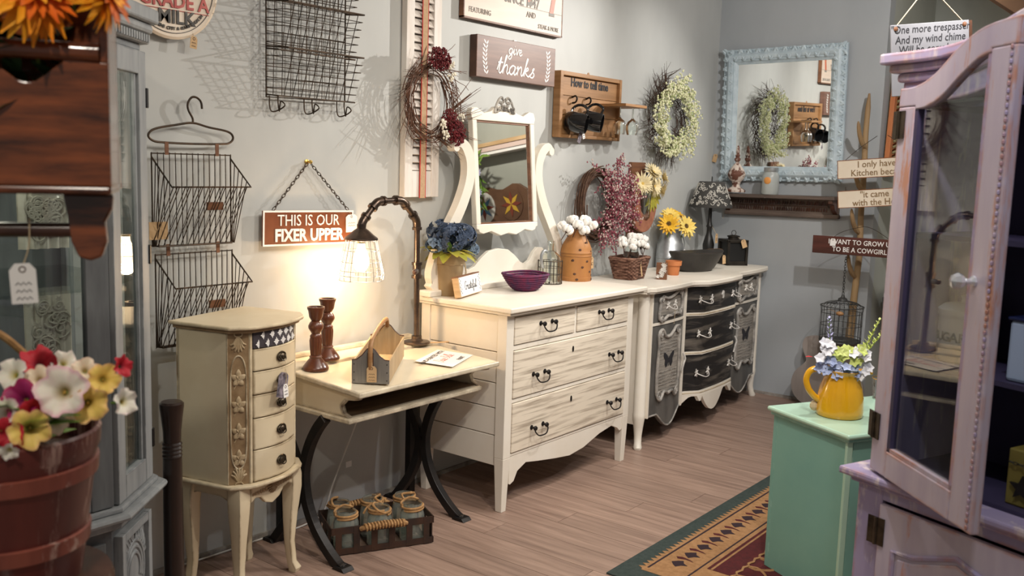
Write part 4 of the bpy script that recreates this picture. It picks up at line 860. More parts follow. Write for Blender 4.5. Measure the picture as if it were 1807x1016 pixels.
# ---- steakhouse board (its lower part is in view)
mat('steak_board', (.70, .60, .51), (.60, .48, .40), 3, (.5, 1, 3), rough=.5); mat('steak_ink', (.24, .22, .20), rough=.6); mat('cow_red', (.50, .12, .06), (.60, .2, .11), 9, rough=.5)
t = thing('steakhouse_sign', 'pale vintage board sign with orange cow, topmost on the wall', 'sign', (3.775, Y-.004, 2.153))
bx('board', 'steak_board', t, -.39, -.026, 0, .39, 0, .52, .003)
for a in ((-.392, -.002, .392, .006), (-.392, .514, .392, .522), (-.392, 0, -.386, .52), (.386, 0, .392, .52)): bx('edge_strip', 'brown_wood', t, a[0], -.0275, a[1], a[2], 0, a[3])
text('SINCE 1947', .066, MATS['steak_ink'], t, FA(.045, -.0272, .133), sx=.86, bold=.001, ext=.0008); text('FEATURING', .034, MATS['steak_ink'], t, FA(-.275, -.0272, .040), sx=.9, ext=.0008); text('AND', .04, MATS['steak_ink'], t, FA(.12, -.0272, .075), sx=.9, ext=.0008); text('STEAK & MORE', .031, MATS['steak_ink'], t, FA(.27, -.0272, .030), sx=.85, ext=.0008)
cow = [(-.13, .36), (-.10, .30), (-.02, .29), (.02, .27), (.035, .20), (.015, .16), (.035, .125), (.05, .125), (.06, .17), (.085, .24), (.16, .26), (.20, .25), (.235, .20), (.225, .15), (.215, .11), (.235, .095), (.25, .11), (.26, .16), (.275, .22), (.28, .28), (.30, .36), (.29, .44), (.2, .46), (.0, .45), (-.09, .47), (-.15, .44), (-.19, .40), (-.18, .37)]
cw = MB().prism([(a+.06, b) for a, b in cow], -.0275, -.0255).build('cow_picture', 'cow_red', t)
for a in (.043, .232): bx('cow_hoof', 'steak_ink', cw, a+.04, -.0278, .092 if a > .1 else .120, a+.085, -.0260, .108 if a > .1 else .136)
bx('ground_line', 'steak_ink', t, .02, -.0272, .108, .385, -.0262, .110)
# ---- give thanks
mat('walnut', (.20, .105, .075), (.125, .062, .045), 4, (.7, 1, 9), rough=.45, det=6)
t = thing('thanks_sign', 'dark walnut board with white script reading give thanks', 'sign', (3.78, Y-.004, 1.99))
bx('board', 'walnut', t, -.314, -.042, -.096, .314, 0, .096, .002)
bx('board_side', 'brown_dark', t, -.3145, -.040, -.095, -.3135, -.001, .095)
script('give', .027, MATS['white_paint'], t, FA(-.025, -.043, .030), .0032, sx=1.2); script('thanks', .043, MATS['white_paint'], t, FA(-.015, -.043, -.066), .0040, sx=1.35)
lv = MB()
for s_ in (-1, 1):
    for k in range(8):
        z = -.075+k*.0195; x = s_*(.222+.032*math.cos((z)/.085)); lv.leaf((x+s_*.002, -.0425, z), (s_*.75, 0, .75), (0, -1, 0), .024, .0085, 0, 3, 0); lv.leaf((x-s_*.002, -.0425, z-.004), (-s_*.6, 0, .9), (0, -1, 0), .022, .0085, 0, 3, 0)
stuff(lv.build('laurel_leaves', 'white_paint', t))
bx('hanging_nail', 'white_paint', t, -.02, -.03, .096, 0, -.015, .102)
# ---- how to tell time board
t = thing('time_board', 'light brown wooden mug board lettered How to tell time', 'mug board', (4.45, Y-.004, 1.64))
w_, h_ = .305, .345
for a in ((-w_, 0, -w_+.028, h_), (w_-.022, 0, w_, h_)): bx('frame_side', 'oak', t, a[0], -.045, a[1], a[2], 0, a[3], .003)
for a in ((-w_+.028, 0, w_-.022, .018), (-w_+.028, h_-.022, w_-.022, h_)): bx('frame_rail', 'oak', t, a[0], -.043, a[1], a[2], 0, a[3], .003)
for k in range(3): bx('plank', 'oak', t, -w_+.028, -.026, .018+k*.1017+.001, w_-.022, -.008, .018+(k+1)*.1017-.001, .002)
text('How to tell time', .062, MATS['ink'], t, FA(.0, -.0272, .292), sx=.88, bold=.0016)
bx('glass_rack', 'oak', t, .10, -.20, .185, .33, -.026, .200, .002)
for i, x in enumerate((-.17, -.035)):
    h = MB().tube(cr([(x, -.028, .215), (x, -.05, .222), (x, -.06, .208), (x, -.052, .19), (x, -.03, .185)], 4), .005, 6).build('hook', 'iron', t, smooth=True)
MB(FA(0, 0, 0)).ell((-.01, .348, .02), .012, .012, .004).build('hanger_ring', 'oak', t)
mat('mug_black', (.008, .008, .009), rough=.12, coat=.5)
def mug(loc, rz, ry, label):
    m_ = thing('black_mug', label, 'mug', loc, rot=(radians(100), ry, rz)); m_.scale = (1.15,)*3
    MB().lathe([(0, -.05), (.034, -.05), (.042, -.045), (.047, -.02), (.047, .02), (.044, .05), (.041, .05), (.043, .02), (.043, -.02), (.036, -.043), (0, -.043)], n=24).build('cup', 'mug_black', m_, smooth=50)
    MB().tube(cr([(.0, .043, .035), (.0, .068, .038), (.0, .082, .015), (.0, .078, -.012), (.0, .06, -.03), (.0, .042, -.032)], 5), .0065, 8).build('handle', 'mug_black', m_, smooth=True)
mug((4.25, Y-.085, 1.722), radians(25), radians(10), 'glossy black mug on the left hook of the mug board'); mug((4.40, Y-.085, 1.735), radians(25), radians(8), 'glossy black mug on the right hook of the mug board')
def wineglass(loc, label):
    g_ = thing('wine_glass', label, 'wine glass', loc)
    MB().lathe([(0, .0), (.036, .0), (.036, -.003), (.008, -.006), (.0045, -.012), (.0045, -.07), (.010, -.078), (.028, -.092), (.037, -.115), (.036, -.14), (.030, -.165), (.0285, -.165), (.0345, -.14), (.0355, -.115), (.027, -.094), (.008, -.081), (0, -.08)], n=24).build('glass_bowl', 'glass', g_, smooth=60)
    MB().lathe([(0, .001), (.037, .001), (.037, .004), (0, .005)], n=24).build('dark_foot', 'black', g_)
wineglass((4.63, Y-.12, 1.841), 'upturned wine glass nearer the mugs on the wall rack'); wineglass((4.735, Y-.14, 1.841), 'upturned wine glass at the outer end of the rack')
price_tag(t, (-.18, -.10, .02), .03, .055, 'photo_card', tilt=-.4, string=(-.165, -.09, .06)); price_tag(t, (-.165, -.105, .03), .022, .04, 'tag_white', tilt=.3, string=(-.165, -.09, .06))
# ---- green berry wreath
mat('greenbud', (.58, .60, .33), (.78, .76, .56), 40, rough=.7); mat('greenleaf', (.26, .33, .11), rough=.6)
t = thing('berry_wreath', 'pale green budded wreath of fine twigs near the corner', 'wreath', (5.295, Y-.055, 1.805))
rr = random.Random(8); tw = MB(); bd = MB(); lf = MB()
for k in range(150):
    a0 = rr.uniform(0, 2*pi); R0 = rr.gauss(.17, .03); sp = rr.uniform(.5, 1.0); pts = [((R0+.10*u*u*rr.uniform(.2, 1))*cos(a0-sp*u), rr.uniform(-.03, .035), (R0+.09*u*u)*sin(a0-sp*u)*1.05) for u in (0, .25, .5, .75, 1)]; tw.tube(pts, [.0022, .002, .0017, .0013, .0008], 4)
for k in range(60):
    a = rr.uniform(1.6, 4.9); d = Vector((cos(a), rr.uniform(-.2, .1), sin(a)*1.05)).normalized(); b = d*.18; tw.tube([b, b+d*.07+Vector((0, 0, rr.uniform(-.02, .02))), b+d*rr.uniform(.1, .17)], [.002, .0014, .0006], 4)
stuff(tw.build('twigs', 'twig_dark', t))
for k in range(120):
    a0 = rr.uniform(0, 2*pi); R0 = rr.uniform(.11, .20); out = rr.uniform(.02, .10); sp = rr.uniform(.3, .65); y0 = rr.uniform(-.085, -.03)
    for i in range(15):
        u = i/14; a = a0-sp*u; R = R0+out*u; c = (R*cos(a)+rr.gauss(0, .006), y0-.02*u+rr.gauss(0, .006), R*sin(a)*1.07+rr.gauss(0, .006)); bd.ell(c, .0058, .0058, .0068, 5, 3)
        if i % 3 == 0: lf.leaf(c, (rr.gauss(0, 1), rr.gauss(-.4, .5), rr.gauss(0, 1)), (0, -1, 0), .022, .008, .2, 2)
stuff(bd.build('buds', 'greenbud', t)); stuff(lf.build('small_leaves', 'greenleaf', t))

# ================================================================== things standing on the dresser
DZ = .90
# hydrangea bucket
t = thing('tan_bucket', 'tan metal bucket with twine holding the blue hydrangeas', 'bucket', (3.195, 2.825, DZ))
mat('tan_metal', (.37, .27, .15), (.31, .22, .12), 8, rough=.5, metal=.3)
MB().lathe([(0, 0), (.050, 0), (.052, .006), (.064, .135), (.065, .140), (.067, .144), (.066, .190), (.069, .194), (.066, .197), (.062, .192), (.060, .14), (.048, .01), (0, .01)], n=28).build('pail', 'tan_metal', t, smooth=35)
MB().tube([(.0665*cos(a), .0665*sin(a), .142) for a in [i*pi/14 for i in range(28)]], .002, 5, True).build('band', 'tan_metal', t)
for q in range(3): MB().tube(cr([(.05, -.045, .165-.008*q), (.064, -.042, .13-.01*q), (.06, -.05, .09), (.066, -.036, .06+.02*q)], 5), .0016, 5).build('twine', 'twine', t)
MB().ell((.048, -.05, .165), .016, .007, .014).build('handle_lug', 'tan_metal', t, smooth=True)
mat('hydrangea_blue', (.012, .025, .055), (.055, .085, .15), 30, rough=.6); mat('hydrangea_pale', (.16, .22, .30), rough=.6)
t = thing('hydrangea_bunch', 'dark blue hydrangea bunch with olive leaves in the tan bucket', 'flowers', (3.195, 2.825, DZ+.19))
rr = random.Random(4)
for (cx, cy, cz, R, n) in ((-.03, -.02, .065, .075, 150), (.06, -.01, .075, .068, 130), (.01, .05, .09, .07, 80), (.13, -.01, .01, .035, 40), (-.10, .0, .04, .035, 34)):
    mb = MB()
    for k in range(n):
        d = Vector((rr.gauss(0, 1), rr.gauss(-.3, 1), rr.gauss(.35, .8))).normalized(); c = Vector((cx, cy, cz))+Vector((d.x*R, d.y*R, d.z*R*.75)); s0 = d.orthogonal().normalized(); s1 = d.cross(s0); a0 = rr.uniform(0, 1.5)
        for q in range(4): a = a0+q*pi/2; mb.leaf(c, s0*cos(a)+s1*sin(a)+d*.5, d, .0175, .017, .2, 2, .4)
    stuff(mb.build('flower_head', 'hydrangea_blue' if R > .04 else 'hydrangea_pale', t))
for k in range(13):
    a = k*2*pi/13+.2; d = Vector((cos(a), sin(a)*.8-.2, rr.uniform(-.25, .25))); MB().leaf((.03*cos(a), .03*sin(a), .01), d, (0, 0, 1), rr.uniform(.09, .135), .055, .25, 5, .25).build('leaf', 'leaf_olive', t, smooth=True)
MB().tube([(0, 0, -.15), (.0, 0, .05)], .012, 6).build('stem', 'leaf_green', t)
# grateful block
t = thing('grateful_block', 'small white wooden block sign lettered Grateful', 'sign', (3.25, 2.735, DZ), rz=radians(18))
mat('block_white', (.80, .79, .78), (.70, .69, .68), 12, rough=.7)
o = MB(Matrix.Rotation(radians(-12), 4, 'X')).box(-.125, -.0, 0, .125, .03, .092).build('block', 'oak_pale', t, bevel=.003)
Mf = Matrix.Rotation(radians(-12), 4, 'X'); MB(Mf).box(-.118, -.0015, .004, .122, 0, .088).build('white_face', 'block_white', t)
MB(Mf).box(-.125, -.001, .0885, .125, .031, .094).build('top_edge', 'brown_wood', t)
script('Grateful', .018, MATS['ink'], t, Mf @ FA(.0, -.002, .030), .0017, sx=1.15)
lv = MB(Mf)
for s_ in (-1, 1):
    for k in range(8): lv.leaf((s_*(.105+.006*(k % 2)), -.002, .014+k*.009), (s_*.3*(1 if k % 2 else -1), 0, .7), (0, -1, 0), .010, .005, 0, 2, 0)
stuff(lv.build('leaf_marks', 'ink', t)); t.location.z += .0065
# purple bowl
mat('purple_weave', (.15, .012, .055), (.055, .02, .07), 30, rough=.75, bump=.6, bsc=90)
t = thing('purple_bowl', 'purple woven coil bowl on the dresser top', 'bowl', (3.60, 2.70, DZ))
n = 9
for k in range(n):
    u = k/(n-1); r = .050+.062*u**.8; z = .006+.072*u**1.25
    MB().tube([(r*cos(a)*1.04, r*sin(a)*.95, z+.0015*sin(3*a)) for a in [i*2*pi/36 for i in range(36)]], .0062, 6, True).build('coil', 'purple_weave', t, smooth=True)
MB().lathe([(0, .002), (.052, .002), (.052, .010), (0, .010)], n=24).build('base', 'purple_weave', t)
# caged bottle
t = thing('caged_bottle', 'clear glass bottle in a wire cage with a ring handle', 'bottle', (3.905, 2.775, DZ))
MB().lathe([(0, .006), (.055, .006), (.058, .012), (.058, .115), (.050, .14), (.030, .158), (.016, .166), (.0145, .205), (.018, .207), (.018, .216), (.012, .216), (.0115, .166), (.026, .155), (.046, .137), (.054, .113), (.054, .014), (0, .012)], n=28).build('glass_body', 'glass', t, smooth=50)
for k in range(20): a = k*pi/10; MB().tube([(.0615*cos(a), .0615*sin(a), .002), (.0615*cos(a), .0615*sin(a), .118)], .0013, 5).build('cage_wire', 'wire', t)
for z in (.003, .05, .085, .117): MB().tube([(.062*cos(a), .062*sin(a), z) for a in [i*pi/16 for i in range(32)]], .0022 if z in (.003, .117) else .0014, 5, True).build('cage_ring', 'wire', t)
MB().tube(cr([(-.062, 0, .085), (-.075, 0, .11), (-.078, .0, .145), (-.06, .0, .168), (-.036, .0, .165), (-.03, 0, .158)], 5), .0075, 8).build('side_handle', 'galvanised', t, smooth=True)
MB().tube(cr([(.062, -.01, .118), (.072, -.014, .10), (.068, -.012, .04)], 5), .0014, 5).build('string', 'twine', t)
# wooden milk can
mat('can_wood', (.42, .19, .055), (.33, .135, .04), 7, (1, 1, .4), rough=.55, wear=((.045, .025, .015), .74, 15, (1, 1, 1.4)))
t = thing('milk_can', 'orange brown milk can with dark spots and cotton stems', 'milk can', (4.135, 2.775, DZ))
MB().lathe([(0, 0), (.084, 0), (.085, .004), (.085, .020), (.082, .022), (.081, .125), (.0825, .127), (.0825, .132), (.081, .134), (.081, .14), (.0825, .142), (.0825, .147), (.081, .149), (.079, .168), (.070, .192), (.052, .222), (.045, .232), (.045, .25), (.052, .262), (.048, .264), (.041, .25), (.041, .232), (0, .22)], n=32).build('can', 'can_wood', t, smooth=35)
for k, (an, z) in enumerate(((-2.6, .04), (-2.1, .075), (-1.45, .05), (-1.75, .105), (-.95, .085), (-2.3, .165), (-1.3, .155), (-1.75, .20), (-1.1, .03), (-2.75, .11), (-1.55, .24), (-2.45, .012), (-1.2, .010))):
    r_ = .0815 if z > .022 and z < .15 else (.085 if z <= .022 else (.0795 if z < .17 else (.066 if z < .21 else .046))); MB(Matrix.Rotation(an, 4, 'Z')).ell((r_, 0, z), .0028, .0085, .0065, 8, 4).build('dark_spot', 'brown_dark', t)
for z in (.1295, .1445): MB().tube([(.0815*cos(a), .0815*sin(a), z) for a in [i*pi/16 for i in range(32)]], .0014, 4, True).build('dark_line', 'brown_dark', t)
price_tag(t, (.075, -.05, .115), .032, .062, 'kraft', tilt=.04, string=(.066, -.05, .17))
def boll(loc, R, tilt, label, group, rr):
    b = thing('cotton_boll', label, 'cotton', loc, group=group); b.rotation_euler = (tilt[0], tilt[1], rr.uniform(0, 6))
    mb = MB()
    for k in range(5): a = k*2*pi/5; mb.ell((R*.46*cos(a), R*.46*sin(a), R*.12), R*.47, R*.47, R*.62, 9, 6)
    mb.ell((0, 0, R*.4), R*.5, R*.5, R*.45, 9, 6); mb.build('fluff', 'cotton', b, smooth=60)
    cal = MB()
    for k in range(5): a = (k+.5)*2*pi/5; cal.leaf((0, 0, -R*.55), (cos(a), sin(a), .75), (0, 0, 1), R*1.25, R*.34, -.3, 4)
    cal.build('husk', 'brown_dark', b); MB().tube([(0, 0, -R*.5), (0, 0, -R*.5-.05)], .0025, 5).build('stem', 'brown_dark', b)
rr = random.Random(9)
for dx, dy, dz, R in ((-.105, -.03, .268, .030), (-.055, -.05, .292, .030), (-.03, .0, .315, .028), (.01, -.04, .308, .032), (.045, -.01, .312, .029), (.06, -.05, .283, .028), (-.075, .03, .285, .026), (.0, .04, .31, .027), (-.02, -.065, .262, .030)):
    boll((4.135+dx*1.25, 2.775+dy, DZ+dz), R*1.15, (-dy*5, dx*7), 'white cotton boll sprouting from the orange milk can', 'cotton in the milk can', rr)

# ================================================================== things on the buffet
BZ = .875
# wicker basket with jar and cotton
mat('wicker', (.075, .026, .016), (.30, .16, .11), 30, (1, 1, 3), rough=.6, bump=.5, bsc=60)
t = thing('wicker_basket', 'dark brown wicker basket holding a jar of cotton', 'basket', (4.615, 2.735, BZ), radians(6))
for k in range(13):
    u = k/12; z = .006+u*.112; a, b = .085+.032*u, .06+.022*u; pts = []
    for i in range(48):
        q = i*2*pi/48; c, s_ = cos(q), sin(q); e = .35; x = a*math.copysign(abs(c)**e, c); y = b*math.copysign(abs(s_)**e, s_); wv = .0028*(1 if (i//2+k) % 2 else -1); pts.append((x+wv*c, y+wv*s_, z+(.007*(abs(s_) > .9)*0)))
    MB().tube(pts, .0056 if k < 12 else .0085, 5, True).build('woven_row', 'wicker', t, smooth=True)
bx('base', 'wicker', t, -.07, -.05, .002, .07, .05, .008)
price_tag(t, (-.035, -.085, .085), .014, .075, 'kraft', tilt=.35, string=(-.03, -.083, .118), lines=0)
t = thing('clear_jar', 'clear glass jar of cotton inside the wicker basket', 'jar', (4.63, 2.735, BZ+.034))
MB().lathe([(0, 0), (.042, 0), (.047, .006), (.047, .095), (.040, .115), (.038, .12), (.040, .145), (.037, .145), (.035, .12), (.043, .095), (.043, .01), (0, .006)], n=24).build('glass_body', 'glass', t, smooth=50)
for dx, dy, dz, R in ((-.095, -.02, .165, .026), (-.065, .01, .185, .027), (-.035, -.03, .175, .030), (.0, .0, .20, .031), (.04, -.01, .195, .030), (.075, -.02, .185, .027), (.085, .02, .155, .026), (-.05, -.045, .15, .024), (.05, -.05, .15, .026), (.01, -.05, .165, .028)):
    boll((4.63+dx*1.3, 2.735+dy, BZ+dz+.03), R*1.12, (-dy*5, dx*7), 'white cotton boll in the jar inside the wicker basket', 'cotton in the wicker basket', rr)
# little block with a floral front
t = thing('carved_block', 'small wooden block with white carved flowers', 'ornament', (4.72, 2.60, BZ), radians(-70))
bx('block', 'brown_wood', t, -.03, 0, 0, .03, .022, .095, .002)
cv = MB(); rr = random.Random(2)
for k in range(9):
    cx, cz = rr.uniform(-.02, .02), rr.uniform(.012, .085)
    for q in range(6): cv.leaf((cx, -.002, cz), (cos(q*pi/3), -.3, sin(q*pi/3)), (0, -1, 0), .014, .008, .1, 2)
stuff(cv.build('carved_flowers', 'silver_rub', t)); t.location = (4.715, 2.585, BZ)
# terracotta pot
t = thing('clay_pot', 'small empty terracotta flower pot on the buffet', 'flower pot', (4.985, 2.655, BZ))
MB().lathe([(0, 0), (.031, 0), (.033, .004), (.038, .055), (.046, .058), (.048, .084), (.044, .084), (.041, .06), (.034, .055), (.029, .008), (0, .008)], n=24).build('pot', 'terracotta', t, smooth=35)
# dough bowl
mat('bowl_black', (.022, .02, .018), (.04, .036, .032), 8, rough=.45); mat('bowl_in', (.34, .19, .09), (.22, .11, .05), 6, rough=.6)
t = thing('dough_bowl', 'long black dough bowl with brown inside on the buffet', 'bowl', (5.31, 2.675, BZ), radians(-14))
def bowl_ring(a, b, z): return [(a*cos(q)*(1+.06*abs(cos(q))**3), b*sin(q), z+.012*abs(cos(q))**4*(z/.11)) for q in [i*2*pi/32 for i in range(32)]]
MB().loft([bowl_ring(.115, .06, 0), bowl_ring(.14, .075, .015), bowl_ring(.18, .09, .06), bowl_ring(.212, .108, .112), bowl_ring(.206, .103, .117)]).build('shell', 'bowl_black', t, smooth=50)
MB().loft([bowl_ring(.206, .103, .1175), bowl_ring(.20, .10, .112), bowl_ring(.17, .08, .06), bowl_ring(.12, .06, .022)][::-1], True, False).build('hollow', 'bowl_in', t, smooth=50)
price_tag(t, (.225, -.03, .085), .03, .055, 'kraft', tilt=.1, string=(.205, -.01, .118), lines=0)
# lantern
mat('lantern_metal', (.028, .024, .020), (.05, .042, .034), 14, rough=.45, metal=.6)
t = thing('lantern', 'small dark metal lantern with ring and kraft tag', 'lantern', (5.88, 2.70, BZ), radians(-38))
q = .066
for sx in (-1, 1):
    for sy in (-1, 1): bx('post', 'lantern_metal', t, sx*q-.008, sy*q-.008, 0, sx*q+.008, sy*q+.008, .165, .001)
bx('floor_plate', 'lantern_metal', t, -q-.008, -q-.008, 0, q+.008, q+.008, .012); bx('roof_plate', 'lantern_metal', t, -q-.008, -q-.008, .15, q+.008, q+.008, .168, .003)
for s_ in (-1, 1):
    bx('pane_frame', 'lantern_metal', t, -q, s_*q-.003, .012, q, s_*q+.003, .028); bx('pane_frame', 'lantern_metal', t, s_*q-.003, -q, .012, s_*q+.003, q, .028)
    bx('dark_pane', 'black', t, -q, s_*(q-.006)-.001, .02, q, s_*(q-.006)+.001, .15); bx('dark_pane', 'black', t, s_*(q-.006)-.001, -q, .02, s_*(q-.006)+.001, q, .15)
MB().lathe([(0, .168), (.036, .168), (.036, .182), (.042, .184), (.042, .190), (.02, .196), (0, .197)], n=20).build('vent_cap', 'lantern_metal', t)
MB().tube([(.016*cos(a), 0, .21+.016*sin(a)) for a in [i*pi/8 for i in range(16)]], .002, 6, True).build('ring', 'lantern_metal', t)
price_tag(t, (.03, -.078, .165), .034, .055, 'kraft', tilt=.35, string=(0, -.02, .197), lines=0)
# paisley lamp
mat('lamp_black', (.018, .017, .016), rough=.4); mat('paisley_dark', (.05, .048, .045), rough=.85); mat('paisley_light', (.60, .58, .53), rough=.85)
t = thing('paisley_lamp', 'black table lamp with grey paisley shade in the corner', 'lamp', (5.76, 2.82, BZ))
MB().lathe([(0, 0), (.055, 0), (.058, .008), (.05, .016), (.032, .03), (.026, .06), (.036, .10), (.038, .13), (.028, .17), (.018, .20), (.016, .24), (.022, .25), (.016, .26), (.012, .29), (.012, .46), (0, .46)], n=24).build('stand', 'lamp_black', t, smooth=45)
MB().lathe([(.140, .375), (.141, .379), (.082, .54), (.080, .542), (.078, .538), (.136, .378)], n=32, caps=False).build('shade', 'paisley_dark', t, smooth=40)
MB().cyl((0, 0, .46), (0, 0, .575), .004, n=8).build('finial', 'lamp_black', t)
for k in range(3): a = k*2*pi/3; MB().tube([(0, 0, .53), (.079*cos(a), .079*sin(a), .538)], .0018, 5).build('shade_spider', 'lamp_black', t)
pz_ = MB(); rr = random.Random(6)
for k in range(230):
    a = rr.uniform(0, 2*pi); z = rr.uniform(.394, .526); s_ = rr.uniform(.007, .016); ph = rr.uniform(0, 6)
    def sp(u, v): zz = z+v; r = .1405-.059*(zz-.378)/.162+.0016; aa = a+u/r; return (r*cos(aa), r*sin(aa), zz)
    pz_.tube([sp(s_*(1-i/12)*cos(ph+i*.6), s_*(1-i/12)*sin(ph+i*.6)) for i in range(10)], .0021, 4)
stuff(pz_.build('paisley_print', 'paisley_light', t))
price_tag(t, (-.02, -.065, .20), .034, .062, 'kraft', tilt=.0, string=(.0, -.02, .25))
MB().tube([(.09, -.05, .38), (.092, -.05, .30)], .001, 4).build('string', 'twine', t)
# galvanised pitcher with sunflowers
t = thing('galvanised_pitcher', 'galvanised metal pitcher of sunflowers behind the dough bowl', 'pitcher', (5.33, 2.872, BZ))
MB().lathe([(0, 0), (.082, 0), (.085, .006), (.085, .06), (.088, .063), (.085, .067), (.082, .15), (.074, .165), (.062, .215), (.064, .235), (.068, .238), (.063, .238), (.058, .215), (.07, .16), (.08, .06), (.08, .01), (0, .008)], n=32).build('body', 'galvanised', t, smooth=40)
MB().tube(cr([(.065, -.02, .20), (.10, -.03, .195), (.118, -.04, .15), (.105, -.04, .105)], 5), .003, 6).build('bail_handle', 'galvanised', t, smooth=True)
MB().tube([(.075, -.07, .098), (.125, -.035, .106)], .008, 8).build('handle_grip', 'white_paint', t, smooth=True)
text('FA', .036, MATS['ink'], t, FA(-.012, -.088, .105), ext=.001)
def daisy(name, loc, d, R, mts, np_, wd, label, group, layers=2, disc=.32, cat='flower'):
    d = Vector(d).normalized(); f_ = thing(name, label, cat, loc, group=group); s0 = d.orthogonal().normalized(); s1 = d.cross(s0); rr = random.Random(int(loc[0]*1000)+int(loc[2]*777))
    for L_ in range(layers):
        mb = MB()
        for k in range(np_):
            a = (k+.5*L_)*2*pi/np_+rr.uniform(-.08, .08); mb.leaf(d*.002*L_, s0*cos(a)+s1*sin(a)+d*(.15+.35*L_+rr.uniform(-.1, .1)), d, R*(1-.15*L_)*rr.uniform(.88, 1.05), wd, .12, 3, .2)
        mb.build('petal_ring', mts[0], f_)
    mb = MB()
    for k in range(40):
        r = disc*R*(k/40)**.5; a = k*2.4; mb.ell(s0*r*cos(a)+s1*r*sin(a)+d*(.006+.004*(1-k/40)), R*.055, R*.055, R*.055, 5, 3)
    mb.build('centre', mts[1], f_); MB().tube(cr([(0, 0, 0), d*-.03+Vector((0, 0, -.02)), Vector((-d.x*.05, -d.y*.05, -.10))], 4), .003, 5).build('stem', 'leaf_green', f_)
mat('sun_yellow', (.80, .50, .03), (.68, .36, .02), 20, rough=.6); mat('sun_pale', (.84, .66, .20), (.75, .52, .09), 20, rough=.6); mat('sun_centre', (.07, .035, .015), (.20, .12, .03), 60, rough=.9)
for i, (dx, dy, dz, d, mt_, lb) in enumerate((((.02), -.075, .285, (-.45, -.8, .35), 'sun_pale', 'open yellow sunflower in the middle of the pitcher'), (-.10, -.02, .30, (-.8, -.5, .35), 'sun_yellow', 'yellow sunflower at the left edge of the pitcher'), (.12, -.04, .265, (.2, -.9, .1), 'sun_pale', 'yellow sunflower drooping at the right of the pitcher'), (.07, .02, .345, (.1, -.45, .9), 'sun_yellow', 'yellow sunflower standing highest in the pitcher'), (-.03, .01, .345, (-.3, -.5, .8), 'sun_pale', 'pale sunflower near the top behind the middle one'))):
    daisy('sunflower', (5.33+dx, 2.855+dy, BZ+dz-.02), d, .072, (mt_, 'sun_centre'), 15, .026, lb, 'sunflowers in the galvanised pitcher')
# wall pocket board with horseshoe pouch and cream daisies
t = thing('wall_pocket', 'brown board with rusty horseshoe shaped pouch on the wall', 'wall pocket', (5.03, Y-.002, 1.10))
bx('board', 'brown_wood', t, -.085, -.025, -.02, .075, 0, .425, .003)
mat('rust_pouch', (.36, .15, .085), (.26, .10, .06), 24, rough=.85, bump=.5, bsc=50)
hs = cr([(-.10, -.075, .25), (-.105, -.08, .17), (-.085, -.08, .10), (-.03, -.08, .065), (.035, -.08, .075), (.085, -.08, .14), (.105, -.075, .24)], 6)
o = MB().band([(p.x, p.z) for p in hs], [.045+.065*sin(pi*i/(len(hs)-1)) for i in range(len(hs))], -.085, -.06).build('horseshoe', 'rust_pouch', t, bevel=.006)
gj = MB(); gj.lathe([(0, 0), (.04, 0), (.045, .006), (.05, .16), (.053, .165), (.047, .16), (.042, .008), (0, .008)], (0, -.06, .09), 20); gj.build('glass_tube', 'glass', t, smooth=45)
MB().tube(cr([(.035, -.03, .385), (.035, -.05, .375), (.05, -.055, .35), (.06, -.05, .335), (.055, -.04, .37)], 5), .0035, 6).build('hook', 'iron', t, smooth=True)
mat('cream_petal', (.82, .72, .46), (.72, .60, .33), 20, rough=.6); mat('cream_disc', (.62, .44, .12), rough=.8)
for dx, dz, d, lb in ((-.075, .30, (-.6, -.8, .2), 'cream daisy at the left of the wall pocket'), (.06, .285, (-.1, -1, .1), 'cream daisy in the middle of the wall pocket'), (.045, .365, (-.1, -.8, .6), 'cream daisy standing highest in the wall pocket'), (.165, .335, (.4, -.8, .3), 'cream daisy at the right of the wall pocket'), (.15, .265, (.5, -.8, -.2), 'cream daisy drooping low at the right of the wall pocket')):
    daisy('cream_daisy', (5.02+dx, Y-.10, 1.10+dz), d, .075, ('cream_petal', 'cream_disc'), 28, .011, lb, 'cream daisies in the wall pocket', 3, .2)
t = thing('daisy_leaf_spray', 'olive leaf spray under the cream daisies', 'leaves', (5.09, Y-.08, 1.34))
for k in range(8): a = -2.4+k*.35; MB().leaf((0, 0, 0), (cos(a), -.3, sin(a)), (0, -1, 0), .11, .035, .2, 4).build('leaf', 'leaf_olive', t)
# pink berry wreath leaning on the wall
mat('pink_berry', (.26, .055, .085), (.36, .11, .14), 50, rough=.55); mat('pink_pale', (.66, .52, .47), rough=.6); mat('vine', (.14, .075, .045), (.075, .04, .028), 30, rough=.85)
t = thing('pink_wreath', 'pink berry wreath on a grapevine ring against the wall', 'wreath', (4.585, Y-.055, 1.285))
tw = MB(); rr = random.Random(12)
for k in range(70):
    a0 = rr.uniform(0, 6.28); R0 = rr.gauss(.165, .014); y = rr.uniform(-.025, .03); tw.tube([(R0*cos(a0+.35*i)-.05, y+.006*sin(i), R0*1.12*sin(a0+.35*i)) for i in range(7)], .0036, 5)
stuff(tw.build('grapevine', 'vine', t))
st_, b1, b2 = MB(), MB(), MB()
for k in range(250):
    a0 = rr.uniform(-2.2, 2.2); R0 = rr.uniform(.02, .18); c = Vector((-.02+R0*cos(a0)*1.45, rr.uniform(-.10, -.04), R0*1.25*sin(a0))); d = Vector((rr.gauss(.25, .6), rr.gauss(-.3, .3), rr.gauss(.1, .9))).normalized(); l = rr.uniform(.05, .10)
    st_.tube([c, c+d*l], [.0012, .0008], 4)
    for i in range(12):
        p = c+d*l*i/11+Vector((rr.gauss(0, .006), rr.gauss(0, .006), rr.gauss(0, .006))); (b1 if rr.random() < .68 else b2).ell(p, .0046, .0046, .0056, 5, 3)
